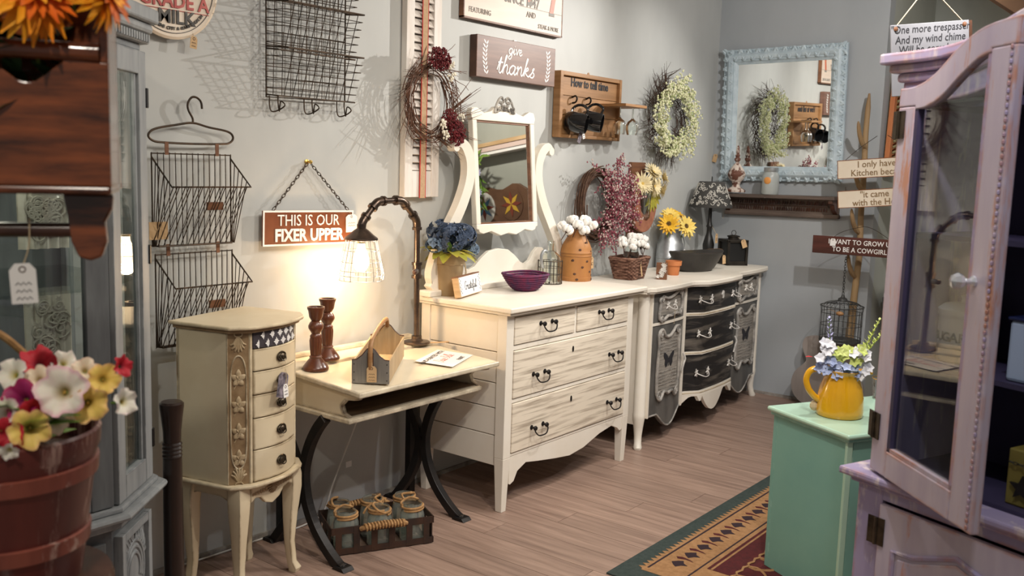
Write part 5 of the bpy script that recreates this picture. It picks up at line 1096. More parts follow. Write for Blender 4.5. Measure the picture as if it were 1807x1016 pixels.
for o_, nm, mm in ((st_, 'sprig_stems', 'twig_dark'), (b1, 'pink_berries', 'pink_berry'), (b2, 'pale_berries', 'pink_pale')): stuff(o_.build(nm, mm, t))
# ================================================================== the short wall: mirror, shelf, signs
mat('mirror_blue', (.58, .68, .73), (.44, .54, .60), 16, rough=.5, bump=.15, bsc=40)
t = thing('ornate_mirror', 'large pale blue mirror with carved plaster frame', 'mirror', (WB-.012, 2.49, 1.862), rot=(radians(-1.0), radians(-1.2), 0))
hw, hh, fwid = .412, .432, .098
FBm = FB(0, 0, 0)
def mring(prof, nm, mt, par):  # moulding swept round the frame; prof = (inset from outer edge, height out)
    rings = []
    for sx, sy in ((-1, -1), (1, -1), (1, 1), (-1, 1), (-1, -1)): rings.append([FBm @ Vector((sx*(hw-i_), sy*(hh-i_), o_)) for i_, o_ in prof])
    return MB().loft(rings, False).build(nm, mt, par, smooth=35)
fr_ = mring([(0, 0), (0, .018), (.006, .026), (.016, .024), (.022, .034), (.045, .046), (.062, .040), (.070, .030), (.076, .030), (.082, .022), (fwid, .014), (fwid, .004)], 'frame', 'mirror_blue', t)
bx('backing', 'black', t, -.003, -hw+.02, -hh+.02, .008, hw-.02, hh-.02)
MB(FBm).box(-hw+fwid-.004, -hh+fwid-.004, .004, hw-fwid+.004, hh-fwid+.004, .008).build('mirror_glass', 'mirror_glass', t)
lf = MB(FBm); bdz = MB(FBm)
for side in range(4):
    L_ = (hw if side % 2 == 0 else hh)*2; n = int(L_/.030)
    for k in range(n):
        a = -L_/2+(k+.5)*L_/n
        for q, (ins, o_, ln_, wd_) in enumerate(((.030, .040, .036, .022), (.050, .046, .034, .020))):
            s1 = (hw if side % 2 else hh)-ins; sg = 1 if side in (0, 1) else -1
            c = (a, sg*s1, o_) if side % 2 == 0 else (sg*s1, a, o_); tx = (1 if (k+q) % 2 else -1)*.6
            dd = (tx, sg*(.8 if q == 0 else -.8), .15) if side % 2 == 0 else (sg*(.8 if q == 0 else -.8), tx, .15); lf.leaf(c, dd, (0, 0, 1), ln_, wd_, .25, 3, -.5)
    n2 = int(L_/.016)
    for k in range(n2):
        a = -L_/2+.012+(k+.5)*(L_-.024)/n2; sg = 1 if side in (0, 1) else -1; s1 = (hw if side % 2 else hh)-.011
        bdz.ell((a, sg*s1, .027) if side % 2 == 0 else (sg*s1, a, .027), .0055, .0055, .004, 5, 3)
stuff(lf.build('carved_leaves', 'mirror_blue', fr_)); stuff(bdz.build('beading', 'mirror_blue', fr_))
price_tag(t, (-.01, hw+.045, -.26), .032, .055, 'kraft', (0, -1, 0), (-1, 0, 0), -.25, (-.005, hw-.005, -.21), lines=0)
# shelf
mat('shelf_wood', (.17, .125, .10), (.08, .058, .048), 5, (1, .6, 6), rough=.7, wear=((.42, .38, .34), .66, 8, (1, 1, 3)), bump=.2)
t = thing('wall_shelf', 'weathered dark wooden wall shelf with carved front under the mirror', 'shelf', (WB, 2.46, 1.345), rot=(radians(-.8), 0, 0))
bx('shelf_board', 'shelf_wood', t, -.14, -.395, -.022, 0, .395, 0, .003)
bx('back_board', 'shelf_wood', t, -.022, -.385, -.14, 0, .385, -.022, .002)
bx('lower_strip', 'shelf_wood', t, -.034, -.39, -.142, 0, .39, -.115, .004)
for y in (-.365, .365):
    o = MB().prism([(-.02, -.022), (-.125, -.022), (-.12, -.045), (-.09, -.055), (-.07, -.085), (-.045, -.10), (-.022, -.115)], y-.014, y+.014, 'y').build('bracket', 'dark_wood', t, bevel=.002)
cv = MB(); rr = random.Random(21)
for k in range(38):
    y = -.31+k*.0165
    for z in (-.05, -.09): cv.leaf((-.023, y, z-.012), (-.15, rr.uniform(-.4, .4), 1), (-1, 0, 0), .028, .014, .1, 3, .4)
cv.box(-.028, -.32, -.0715, -.022, .32, -.067); stuff(cv.build('carved_band', 'dark_wood', t))
# finial and candle jar on the shelf
mat('finial_chip', (.62, .53, .46), (.14, .055, .035), 16, rough=.7, lo=.47, hi=.52)
t = thing('finial', 'chipped cream and brown turned finial on the wall shelf', 'ornament', (5.965, 2.745, 1.3515))
MB().lathe([(0, 0), (.062, 0), (.064, .012), (.05, .022), (.028, .034), (.024, .05), (.03, .06), (.026, .066), (0, .066)], n=20).build('foot', 'finial_chip', t, smooth=40)
MB().lathe([(0, .066), (.03, .066), (.052, .092), (.058, .115), (.058, .122), (.045, .15), (.03, .17), (.018, .188), (0, .188)], n=20).build('urn', 'finial_chip', t, smooth=50)
MB().lathe([(0, .188), (.014, .188), (.011, .20), (.020, .210), (.020, .222), (.011, .230), (.016, .238), (.016, .246), (.009, .252), (.0125, .262), (.011, .285), (.004, .306), (0, .308)], n=16).build('spire', 'finial_chip', t, smooth=50)
mat('frosted', (.66, .70, .68), rough=.28, trans=.45, spec=.5); mat('candle_orange', (.72, .32, .08), rough=.5, sub=.2)
t = thing('mason_jar', 'frosted mason jar with an orange candle on the shelf', 'jar', (5.965, 2.505, 1.346))
MB().lathe([(0, 0), (.050, 0), (.055, .008), (.055, .115), (.050, .132), (.043, .142), (.043, .148), (0, .148)], n=24).build('jar_body', 'frosted', t, smooth=50)
MB().lathe([(0, .148), (.046, .148), (.047, .152), (.047, .172), (.044, .175), (0, .175)], n=24).build('lid', 'galvanised', t, smooth=40)
MB(FB(0, 0, 0)).ell((.0, .09, .052), .024, .026, .006, 12, 6).build('orange_emblem', 'candle_orange', t, smooth=True)
# branch peg pole
mat('driftwood', (.42, .28, .14), (.27, .17, .085), 7, (1, 1, .25), rough=.65)
t = thing('peg_pole', 'tall slender driftwood pole with wooden pegs by the wall corner', 'pole', (5.995, 1.92, 0))
rings = []
for z, dy, r in ((0, .02, .03), (.4, .012, .028), (.75, .0, .021), (1.0, -.012, .019), (1.25, -.002, .018), (1.5, .0, .018), (1.75, .008, .017), (1.9, .006, .016), (1.985, .004, .006)): rings.append((.0, dy, z, r))
MB().tube([(a, b, c) for a, b, c, d in rings], [d for a, b, c, d in rings], 10).build('trunk', 'driftwood', t, smooth=True)
for z in (1.66, 1.40, 1.135, .86):
    MB().tube(cr([(-.01, 0, z), (-.05, .006, z+.02), (-.10, .012, z+.075), (-.13, .016, z+.15)], 4), [.013, .013, .014, .014, .015, .015, .015, .014, .014, .013, .012, .009, .004], 8).build('peg', 'driftwood', t, smooth=True)
# hanging signs
mat('enamel_cream', (.80, .72, .60), (.74, .64, .50), 4, rough=.35, wear=((.36, .15, .05), .72, 7, (1, 1, 1))); mat('letter_brown', (.26, .17, .085), rough=.5); mat('rust_edge', (.30, .11, .035), (.18, .06, .02), 20, rough=.6)
def tinsign(name, label, loc, w_, h_, ang, lines, mt, edge_mt, lm, rx=None):
    t = thing(name, label, 'sign', loc, rot=(radians(ang), 0, 0)); bx('plate', mt, t, 0, -w_/2, -h_/2, .006, w_/2, h_/2, .002)
    if edge_mt:
        for a in ((-w_/2, -h_/2, w_/2, -h_/2+.004), (-w_/2, h_/2-.004, w_/2, h_/2), (-w_/2, -h_/2, -w_/2+.004, h_/2), (w_/2-.004, -h_/2, w_/2, h_/2)): bx('rust_edge', edge_mt, t, -.001, a[0], a[1], 0, a[2], a[3])
    for s, sz, oy, oz, sx in lines: text(s, sz, MATS[lm], t, FB(-.0015, oy, oz), sx=sx, ext=.0006, bold=.0004)
    return t
t = tinsign('kitchen_sign', 'cream tin sign reading I only have a Kitchen because', (5.82, 1.775, 1.538), .50, .112, -5.0, (('I only have a', .054, .0, .024, .95), ('Kitchen because', .054, .0, -.026, .95)), 'enamel_cream', 'rust_edge', 'letter_brown')
for s_ in (-1, 1): MB().tube(cr([(.0, s_*.2, .056), (.03, s_*.13, .12), (.06, s_*.03, .19)], 4), .0018, 5).build('hanging_chain', 'wire', t)
t = tinsign('house_sign', 'cream tin sign reading it came with the House', (5.82, 1.76, 1.362), .50, .105, -6.0, (('"it came', .054, .03, .022, .95), ('with the House', .054, .0, -.026, .95)), 'enamel_cream', 'rust_edge', 'letter_brown')
for s_ in (-1, 1): MB().tube([(.002, s_*.2, .05), (.002, s_*.2, .075)], .0018, 5).build('hanging_link', 'wire', t)
mat('cowgirl_board', (.085, .022, .016), (.05, .014, .010), 5, (1, .5, 6), rough=.4)
t = tinsign('cowgirl_sign', 'dark red wooden sign lettered I want to grow up to be a cowgirl', (5.80, 1.87, 1.062), .535, .108, -.5, (('I WANT TO GROW UP', .041, -.025, .022, .92), ('TO BE A COWGIRL', .041, -.02, -.024, .92)), 'cowgirl_board', None, 'white_paint')
MB().tube(cr([(.003, .14, .05), (.02, .09, .085), (.05, .0, .115), (.06, -.04, .118), (.04, -.10, .10), (.003, -.20, .05)], 5), .0016, 5).build('wire_bail', 'wire', t)
price_tag(t, (-.004, .14, .035), .034, .045, 'tag_white', (0, -1, 0), (-1, 0, 0), 0, (.0, .14, .055), lines=0)
# birdcage
mat('cage_metal', (.045, .047, .046), (.08, .08, .078), 20, rough=.5, metal=.5)
t = thing('birdcage', 'small dark metal birdcage hanging by a chain from a peg', 'birdcage', (5.83, 1.935, .475))
def hexr(r, z, k=24): return [(r*cos(2*pi*i/k), r*sin(2*pi*i/k), z) for i in range(k)]
for r, z in ((.122, 0), (.122, .02), (.122, .10), (.122, .175), (.128, .215), (.09, .235), (.028, .25)): MB().tube(hexr(r, z), .0032 if z in (0, .215) else .002, 5, True).build('ring', 'cage_metal', t)
for k in range(28):
    a = 2*pi*k/28; c, s_ = cos(a), sin(a); MB().tube([(.122*c, .122*s_, 0), (.122*c, .122*s_, .18), (.126*c, .126*s_, .213), (.09*c, .09*s_, .236), (.028*c, .028*s_, .25)], .0017, 4).build('bar', 'cage_metal', t)
MB().lathe([(0, 0), (.122, 0), (.122, .006), (0, .006)], n=24).build('floor_tray', 'cage_metal', t)
MB().lathe([(0, .245), (.03, .245), (.026, .262), (.012, .27), (.008, .285), (0, .286)], n=14).build('dome_cap', 'cage_metal', t)
chain(t, (0, 0, .285), (.03, .01, .515), 14, 'cage_metal', .007, .0018)
bd_ = MB(); bd_.ell((-.125, -.03, .185), .016, .024, .014, 8, 5); bd_.build('toy_bird', 'oak', t, smooth=True); MB().leaf((-.126, -.01, .19), (-.2, 1, .4), (0, 0, 1), .05, .016, .1, 3).build('bird_tail', 'oak', t)
# guitar cutout leaning against the wall
mat('guitar_wood', (.30, .26, .235), (.24, .21, .19), 4, (1, 4, .5), rough=.6)
t = thing('guitar_cutout', 'plain grey brown guitar shaped cutout leaning on the wall', 'guitar', (5.925, 2.03, .004), rot=(0, radians(2.2), 0))
hs = [(0, 0), (.12, .004), (.20, .05), (.232, .13), (.215, .21), (.165, .265), (.145, .30), (.165, .345), (.178, .395), (.16, .445), (.10, .462), (.03, .466)]
pts = cr([(a, b, 0) for a, b in hs[:11]], 3); ol = [(p.x, p.y) for p in pts]+hs[11:]
MB().prism([(a, b) for a, b in ol]+[(-a, b) for a, b in ol[::-1] if a > 0], -.0, .02, 'x').build('body_board', 'guitar_wood', t, bevel=.002)
# ================================================================== alcove beyond: frame, drop-leaf table
mat('orange_wood', (.56, .20, .07), (.44, .14, .05), 8, (1, 1, .4), rough=.6); mat('moss', (.22, .20, .10), (.32, .27, .14), 40, rough=.9, bump=.5, bsc=60)
t = thing('twine_window', 'narrow orange wooden frame with mossy twine on the alcove wall', 'window frame', (6.19, 1.845, 1.50), rot=(0, radians(4), 0))
for x in (-.075, .055): bx('upright', 'orange_wood', t, x, -.03, 0, x+.05, 0, .60, .003)
for z in (0, .56): bx('crossbar', 'orange_wood', t, -.025, -.028, z, .055, -.002, z+.04, .003)
for k in range(14): MB().tube(cr([(-.03, -.03, .06+k*.035), (.01, -.05, .075+k*.035), (.06, -.04, .06+k*.035)], 4), .009, 5).build('twine_wrap', 'moss', t)
t = thing('droplet_table', 'dark drop leaf table with pale top beyond the pegged pole', 'table', (6.62, 1.62, 0))
bx('table_top', 'tag_white', t, -.36, -.25, .72, .4, .2, .745, .004); bx('apron', 'grey_wash_dark', t, -.33, -.22, .60, .37, .17, .72)
MB().prism([(-.25, .72), (.2, .72), (.19, .58), (.12, .50), (-.02, .47), (-.16, .50), (-.24, .58)], -.385, -.365, 'x').build('drop_leaf', 'grey_wash_dark', t, bevel=.003)
for x in (-.30, .34):
    for y in (-.2, .15): MB().tube([(x, y, 0), (x, y, .3), (x, y, .6)], [.016, .02, .028], 8).build('leg', 'grey_wash_dark', t)
# trespasser sign hung from a black rod
mat('slate_grey', (.22, .22, .24), (.19, .19, .205), 5, rough=.6)
t = thing('trespasser_sign', 'grey hanging sign with handwritten joke about a trespasser and wind chime', 'sign', (4.315, 1.145, 2.012), radians(-51), rot=(0, radians(-6), radians(-51)))
bx('board', 'slate_grey', t, -.165, 0, -.17, .165, .012, .125, .002); bx('side_board', 'brown_dark', t, .165, .0, -.15, .178, .03, .122)
for s, z in (('"One more trespasser', .102), ('And my wind chime', .060), ('Will be complete"', .019)): text(s, .045, MATS['ink'], t, FA(0, -.001, z), sx=.82, shear=.12, ext=.0005)
for s_ in (-1, 1): MB().tube([(s_*.145, .003, .115), (s_*.03, .006, .245)], .0022, 5).build('twine', 'twine', t); MB().ell((s_*.145, -.002, .108), .010, .006, .010, 6, 4).build('knot', 'brown_wood', t)
o = tag(MB().tube([(4.10, 1.46, 2.262), (4.60, .80, 2.262)], .016, 8).build('black_rod', 'black'), 'black hanging rod above the trespasser sign', 'rod')
for q in ((4.14, 1.41), (4.56, .85)): MB().tube([(*q, 2.26), (*q, CZ)], .006, 6).build('drop_rod', 'black', o)
# hanging timbers top right
mat('old_timber', (.20, .115, .06), (.11, .06, .03), 4, (1, 1, 1), rough=.75, bump=.3); mat('sacking', (.42, .33, .20), (.30, .22, .12), 60, rough=.95, bump=.5, bsc=90)
t = thing('hanging_ladder', 'old brown wooden ladder hung from the ceiling with burlap', 'ladder', (2.9, .62, 1.96))
for o_ in (0, 1):
    b0 = Vector((-.06+.12*o_, .10-.30*o_, .11+.02*o_)); d = Vector((.11, -.14, -.10)).normalized()
    a = b0-d*.45; b = b0+d*.25; MB().tube([a, b], .026, 4).build('rail', 'old_timber', t)
for k in range(3): d = Vector((.11, -.14, -.10)).normalized(); p = Vector((-.06, .10, .11))+d*(-.3+.2*k); MB().tube([p, p+Vector((.12, -.30, .02))], .016, 8).build('rung', 'old_timber', t)
MB().tube(cr([(-.01, .0, .13), (.04, -.10, .10), (.10, -.18, .12)], 5), [.03, .035, .04, .045, .045, .045, .045, .04, .04, .035, .03], 8).build('burlap_roll', 'sacking', t, smooth=True)
for p in ((-.14, .2, .2), (.0, -.1, .25)): MB().tube([p, (p[0], p[1], CZ-1.96)], .004, 5).build('hanging_rope', 'rope', t)
# ================================================================== mint cabinet with yellow pitcher
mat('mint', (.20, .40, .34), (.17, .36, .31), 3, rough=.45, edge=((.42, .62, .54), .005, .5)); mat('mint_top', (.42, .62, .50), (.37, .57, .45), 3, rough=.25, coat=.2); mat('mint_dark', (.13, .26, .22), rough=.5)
t = thing('mint_cabinet', 'mint green painted box cabinet with lighter top', 'cabinet', (3.352, 1.352, .0096), radians(-118))
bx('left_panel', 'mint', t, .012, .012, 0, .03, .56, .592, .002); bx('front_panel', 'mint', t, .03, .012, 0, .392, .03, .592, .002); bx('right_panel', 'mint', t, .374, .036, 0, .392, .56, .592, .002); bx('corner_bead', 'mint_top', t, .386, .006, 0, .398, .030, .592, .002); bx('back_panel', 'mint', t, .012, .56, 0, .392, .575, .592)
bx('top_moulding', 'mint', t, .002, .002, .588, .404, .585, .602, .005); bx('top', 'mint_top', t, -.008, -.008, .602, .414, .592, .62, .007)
mat('yellow_glaze', (.72, .38, .012), (.66, .32, .01), 5, rough=.14, coat=.6); mat('glaze_dark', (.10, .07, .03), rough=.5)
t = thing('yellow_pitcher', 'glossy yellow ceramic pitcher on the mint cabinet', 'pitcher', (3.405, 1.112, .6301), radians(128))
MB().lathe([(0, 0), (.078, 0), (.082, .004), (.083, .02), (.080, .07), (.073, .105), (.064, .130), (.060, .145), (.064, .160), (.070, .168), (.066, .169), (.056, .146), (.06, .13), (.07, .1), (.076, .02), (0, .01)], n=36).build('body', 'yellow_glaze', t, smooth=50)
MB().tube(cr([(.058, 0, .150), (.085, 0, .168), (.115, 0, .160), (.128, 0, .13), (.118, 0, .095), (.096, 0, .068), (.076, 0, .055)], 6), .0115, 10).build('handle', 'yellow_glaze', t, smooth=True)
MB().prism([(-.105, -.022), (-.06, -.032), (-.055, .032), (-.105, .022)], .155, .168, 'z').build('spout_lip', 'yellow_glaze', t, bevel=.005)
MB().ell((.088, -.01, .03), .018, .012, .02, 8, 5).build('raffia_knot', 'twine', t)
mat('petal_blue', (.30, .38, .66), (.48, .55, .76), 30, rough=.6); mat('petal_white', (.78, .78, .80), (.68, .70, .78), 30, rough=.6); mat('petal_lime', (.52, .62, .14), (.62, .70, .25), 30, rough=.6); mat('lav', (.46, .46, .70), rough=.6); mat('red_petal', (.50, .01, .02), rough=.6)
t = thing('pitcher_bouquet', 'blue white and lime artificial flowers in the yellow pitcher', 'flowers', (3.405, 1.112, .77))
Rv = Vector((.61, -.79, 0)); rr = random.Random(31)
def fl5(mb, c, d, r, n=5, w_=.9):
    d = Vector(d).normalized(); s0 = d.orthogonal().normalized(); s1 = d.cross(s0)
    for k in range(n): a = k*2*pi/n+c[2]*50; mb.leaf(c, s0*cos(a)+s1*sin(a)+d*.35, d, r, r*w_, .15, 3, .2)
for nm, mt_, cl_ in (('blue_blossoms', 'petal_blue', ((-.045, .045), (-.02, .065), (.01, .06), (.04, .05), (-.03, .09), (-.06, .08), (.03, .03), (.0, .035), (.055, .065), (-.07, .055))), ('white_blossoms', 'petal_white', ((-.055, .12), (-.035, .14), (-.06, .145), (.05, .115), (.075, .105), (.085, .12), (.06, .03), (.09, .06), (-.08, .10))), ('lime_blossoms', 'petal_lime', ((.0, .10), (.02, .12), (.045, .085), (-.015, .12), (.065, .13)))):
    mb = MB()
    for a, z in cl_:
        for q in range(3): c = Rv*(a+rr.uniform(-.008, .008))+Vector((-.03-.03*rr.random(), -.02*rr.random(), z-.02+rr.uniform(-.008, .008))); fl5(mb, c, (-.7+rr.uniform(-.4, .4), -.4+rr.uniform(-.4, .4), .4), .0195)
    stuff(mb.build(nm, mt_, t))
for a, z0, z1, mt_, ln_ in ((-.045, .13, .215, 'lav', -.01), (.075, .10, .215, 'petal_lime', .05), (.09, .10, .175, 'petal_lime', .055), (.035, -.02, .03, 'lav', .02)):
    mb = MB(); p0 = Rv*a+Vector((-.02, 0, z0)); p1 = Rv*(a+ln_)+Vector((-.02, 0, z1)); mb.tube([Rv*a*.3, p0, p1], .0022, 5); so = mb.build('flower_spike', 'leaf_green' if mt_ != 'petal_lime' else 'petal_lime', t)
    mb = MB()
    for k in range(22): u = k/21; c = p0.lerp(p1, u); an = k*2.4; mb.leaf(c, (cos(an), sin(an), .7), (0, 0, 1), .020*(1.15-.6*u), .010, -.2, 2)
    stuff(mb.build('spike_florets', mt_, so))
MB().leaf(Rv*-.10+Vector((-.03, 0, .075)), (-.6, .7, .1), (0, 0, 1), .026, .018, .1, 3).build('red_petal', 'red_petal', t)
for k in range(9): a = rr.uniform(0, 6.28); MB().leaf((0, 0, .0), (cos(a), sin(a), .9), (0, 0, 1), .09, .022, .3, 4).build('leaf', 'leaf_green', t)
t = thing('wire_rim_cup', 'small glass cup with gilt rim at the back of the mint cabinet', 'cup', (3.78, 1.075, .6301))
MB().lathe([(0, 0), (.03, 0), (.034, .006), (.04, .08), (.038, .08), (.032, .008), (0, .006)], n=20).build('cup_glass', 'glass', t, smooth=40); MB().tube([(.039*cos(a), .039*sin(a), .08) for a in [i*pi/10 for i in range(20)]], .002, 5, True).build('gilt_rim', 'brass', t)
# ================================================================== lilac hutch with open glass door
mat('lilac', (.32, .27, .43), (.40, .34, .48), 5, (1, 1, .4), rough=.5, wear=((.56, .48, .51), .53, 5, (3, 3, .6)), edge=((.40, .17, .10), .010, .8))
mat('lilac_door', (.54, .47, .53), (.43, .365, .46), 4, (3, 3, .5), rough=.45, wear=((.50, .24, .16), .555, 4.5, (3, 3, .5)), edge=((.45, .18, .09), .008, .8), bump=.05)
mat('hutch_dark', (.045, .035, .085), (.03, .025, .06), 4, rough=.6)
H = thing('lilac_hutch', 'distressed lilac hutch with its arched glass door standing open', 'hutch', (2.447, .691, 0), radians(-111.3))
HW = 1.0
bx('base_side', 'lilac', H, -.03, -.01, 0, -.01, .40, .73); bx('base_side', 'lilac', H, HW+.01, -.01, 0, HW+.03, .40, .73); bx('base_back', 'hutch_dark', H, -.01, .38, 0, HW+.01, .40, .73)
bx('base_stile', 'lilac', H, -.03, -.03, 0, .045, -.01, .73, .003); bx('base_stile', 'lilac', H, HW-.045, -.03, 0, HW+.03, -.01, .73, .003); bx('base_rail', 'lilac', H, .045, -.03, .69, HW-.045, -.01, .73, .002); bx('base_plinth', 'lilac', H, .045, -.03, 0, HW-.045, -.01, .09, .002)
MB().box(-.045, -.045, .718, HW+.045, .41, .735).build('counter_moulding', 'lilac', H, bevel=.005); MB().box(-.065, -.07, .735, HW+.065, .42, .755).build('counter', 'lilac', H, bevel=.006)
ld = bx('lower_door', 'lilac_door', H, .05, -.046, .10, .49, -.03, .685, .003)
arch = [(.10, .16), (.10, .58), (.16, .585), (.20, .60), (.27, .625), (.34, .60), (.38, .585), (.44, .58), (.44, .16)]
MB().tube([(a, -.048, b) for a, b in arch], .007, 6, True).build('raised_moulding', 'lilac', ld)
MB().prism([(.115, .175), (.115, .565), (.16, .57), (.20, .585), (.27, .61), (.34, .585), (.38, .57), (.425, .565), (.425, .175)], -.052, -.046).build('raised_panel', 'lilac_door', ld, bevel=.004)
ld2 = bx('lower_door', 'lilac_door', H, .51, -.046, .10, .95, -.03, .685, .003)
def hinge(par, M, x, z, w_=.030, h_=.062):
    mb = MB(M); mb.box(x-w_, -.003, z, x-.004, 0, z+h_); mb.box(x+.004, -.003, z, x+w_, 0, z+h_); mb.cyl((x, -.004, z), (x, -.004, z+h_), .0045, n=8); mb.box(x-.006, -.004, z+.008, x+.006, -.001, z+h_-.008); mb.build('hinge', 'antique', par)
I4 = Matrix.Identity(4)
hinge(ld, Matrix.Translation((0, -.047, 0)), .046, .58, .024, .07)
for x0 in (0, HW-.02): bx('upper_side', 'lilac', H, x0, .0, .755, x0+.02, .32, 1.70)
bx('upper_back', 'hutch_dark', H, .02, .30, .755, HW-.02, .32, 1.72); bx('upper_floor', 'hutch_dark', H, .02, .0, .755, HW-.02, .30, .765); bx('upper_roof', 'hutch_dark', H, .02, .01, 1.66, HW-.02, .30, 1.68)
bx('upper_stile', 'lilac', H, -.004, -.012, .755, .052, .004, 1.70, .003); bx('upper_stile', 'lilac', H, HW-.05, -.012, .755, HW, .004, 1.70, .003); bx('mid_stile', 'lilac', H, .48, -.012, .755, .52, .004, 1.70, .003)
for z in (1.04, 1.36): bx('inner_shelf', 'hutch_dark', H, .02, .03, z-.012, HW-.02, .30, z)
def corn(dz0, dz1, of, nm, bev=.004):
    tp = [(-of, 0), (.12, .005), (.22, .03), (.32, .075), (.42, .11), (.5, .12)]; tp += [(1-a, b) for a, b in tp[-2::-1]]
    p = [(q.x, q.y) for q in cr([(a, b, 0) for a, b in tp], 4)]
    return MB().prism([(a, 1.70+dz1+b) for a, b in p]+[(a, 1.70+dz0+b) for a, b in p[::-1]], -of-.01, .32).build(nm, 'lilac', H, bevel=bev)
corn(-.03, .02, .006, 'frieze'); corn(.02, .042, .018, 'cornice_bead', .008); corn(.042, .062, .032, 'cornice_cove', .006); corn(.062, .088, .048, 'cornice', .005)
DM = Matrix.Translation((.010, -.014, 0)) @ Matrix.Rotation(radians(-25.1), 4, 'Z')
dr = MB(DM).box(0, -.022, .762, .075, 0, 1.66).build('door', 'lilac_door', H, bevel=.004)
MB(DM).box(.36, -.022, .762, .445, 0, 1.76).build('door_stile', 'lilac_door', dr, bevel=.004)
MB(DM).box(.075, -.022, .762, .36, 0, .828).build('door_rail', 'lilac_door', dr, bevel=.003)
lo_ = [(q.x, q.y) for q in cr([(.075, 1.652, 0), (.12, 1.655, 0), (.18, 1.672, 0), (.25, 1.712, 0), (.31, 1.742, 0), (.36, 1.752, 0)], 4)]
up_ = [(q.x, q.y) for q in cr([(0, 1.705, 0), (.07, 1.706, 0), (.15, 1.728, 0), (.24, 1.778, 0), (.33, 1.808, 0), (.445, 1.815, 0)], 4)]
MB(DM).prism([(0, 1.66)]+up_+[(.445, 1.76), (.36, 1.76)]+lo_[::-1]+[(.075, 1.66)], -.022, 0).build('arched_rail', 'lilac_door', dr, bevel=.003)
MB(DM).box(.07, -.011, .822, .364, -.008, 1.665).build('glass_pane', 'pane', dr)
MB(DM).prism([(.07, 1.66)]+[(a, b+.006) for a, b in lo_][::1]+[(.364, 1.66)], -.011, -.008).build('glass_pane', 'pane', dr)
for a, b in ((.075, .089), (.349, .360)): MB(DM).box(a, -.020, .828, b, -.004, 1.655 if a < .1 else 1.75).build('glazing_bead', 'hutch_dark' if a < .1 else 'lilac', dr)
MB(DM).box(.075, -.020, .828, .36, -.004, .838).build('glazing_bead', 'lilac_door', dr)
bdm = MB(DM)
for k in range(70): bdm.ell((.432, -.024, .775+k*.0142), .0048, .0035, .006, 5, 3)
stuff(bdm.build('bead_strip', 'lilac', dr))
for z in (.845, 1.585): hinge(dr, DM @ Matrix.Translation((0, -.023, 0)), .012, z, .026, .066)
mat('crystal', (.85, .88, .92), rough=.05, metal=.6)
kn = MB(DM @ Matrix.Translation((.375, -.022, 1.285)) @ Matrix.Rotation(radians(90), 4, 'X')); kn.lathe([(0, 0), (.012, 0), (.012, .004), (.006, .008), (.006, .018), (.014, .026), (.018, .036), (.014, .046), (0, .050)], n=8); kn.build('crystal_knob', 'crystal', dr)
hl = lambda x, y: tuple(Vector((2.447, .691, 0))+Vector((cos(radians(-111.3))*x-sin(radians(-111.3))*y, sin(radians(-111.3))*x+cos(radians(-111.3))*y, 0)))
p = hl(.090, .17); t = thing('sugar_canister', 'white lidded canister lettered SUGAR behind the hutch glass', 'canister', (p[0], p[1], 1.0405), radians(-118))
mat('enamel_white', (.70, .68, .64), (.62, .60, .56), 8, rough=.4)
MB().lathe([(0, 0), (.058, 0), (.06, .004), (.060, .115), (0, .115)], n=28).build('can', 'enamel_white', t, smooth=40)
MB().lathe([(0, .115), (.063, .115), (.064, .13), (.05, .142), (.012, .147), (.010, .155), (.014, .164), (0, .168)], n=28).build('lid', 'enamel_white', t, smooth=40)
for i, ch in enumerate('SUGAR'): an = radians(-118+(i-2)*19-0+28); text(ch, .032, MATS['ink'], t, Matrix.Rotation(an+radians(90), 4, 'Z') @ FA(0, -.0605, .062), ext=.0006, bold=.0008)
p = hl(.30, .12); t = thing('enamel_tin', 'pale blue enamel tin with navy rim inside the hutch', 'tin', (p[0], p[1], 1.0405), radians(-111.3))
mat('enamel_blue', (.38, .46, .62), rough=.3); mat('navy', (.01, .015, .06), rough=.3)
bx('tin_body', 'enamel_blue', t, -.02, -.07, 0, .16, .07, .14, .008); bx('navy_rim', 'navy', t, -.024, -.074, .14, .164, .074, .148, .003)
p = hl(.36, .03); t = thing('star_box', 'olive yellow box with a black metal star on the hutch counter', 'box', (p[0], p[1], .7655), radians(-111.3))
mat('olive_box', (.20, .16, .035), (.14, .11, .025), 5, rough=.5); bx('box_body', 'olive_box', t, -.04, .0, 0, .25, .18, .13, .004)
so = [(.03*cos(pi/2+k*pi/5)*(1 if k % 2 == 0 else .42)+.0, .045+.03*sin(pi/2+k*pi/5)*(1 if k % 2 == 0 else .42)) for k in range(10)]
MB().prism(so, -.008, -.001).build('star', 'iron', t)
chain(t, (-.035, -.006, .10), (.20, -.006, .085), 22, 'iron', .003, .001)
# ================================================================== foreground left: hanging brown box with mums, bucket of petunias
mat('cherry', (.25, .066, .020), (.045, .014, .007), 3.2, (1.6, 1, 11), rough=.22, coat=.6, det=5)
t = thing('hanging_box', 'dark cherry wooden box shelf with towel bar hung at the left', 'box shelf', (.749, 1.326, 1.446), radians(-35))
BWd = .44
ft = [(0, 0), (0, .178), (-.058, .180)]
for c in (-.105, -.325): ft += [(q.x, q.y) for q in cr([(c+.047, .180, 0), (c+.03, .165, 0), (c+.008, .148, 0), (c-.012, .148, 0), (c-.03, .160, 0), (c-.055, .178, 0)], 4)]
ft += [(-BWd, .18), (-BWd, 0)]
MB().prism(ft, 0, .012).build('front_panel', 'cherry', t, bevel=.003)
for x0 in (-.014, -BWd): bx('side_panel', 'cherry', t, x0, .012, -.002, x0+.014, .12, .33, .003)
bx('side_post', 'cherry', t, -.012, .0, .178, .0, .014, .33, .002)
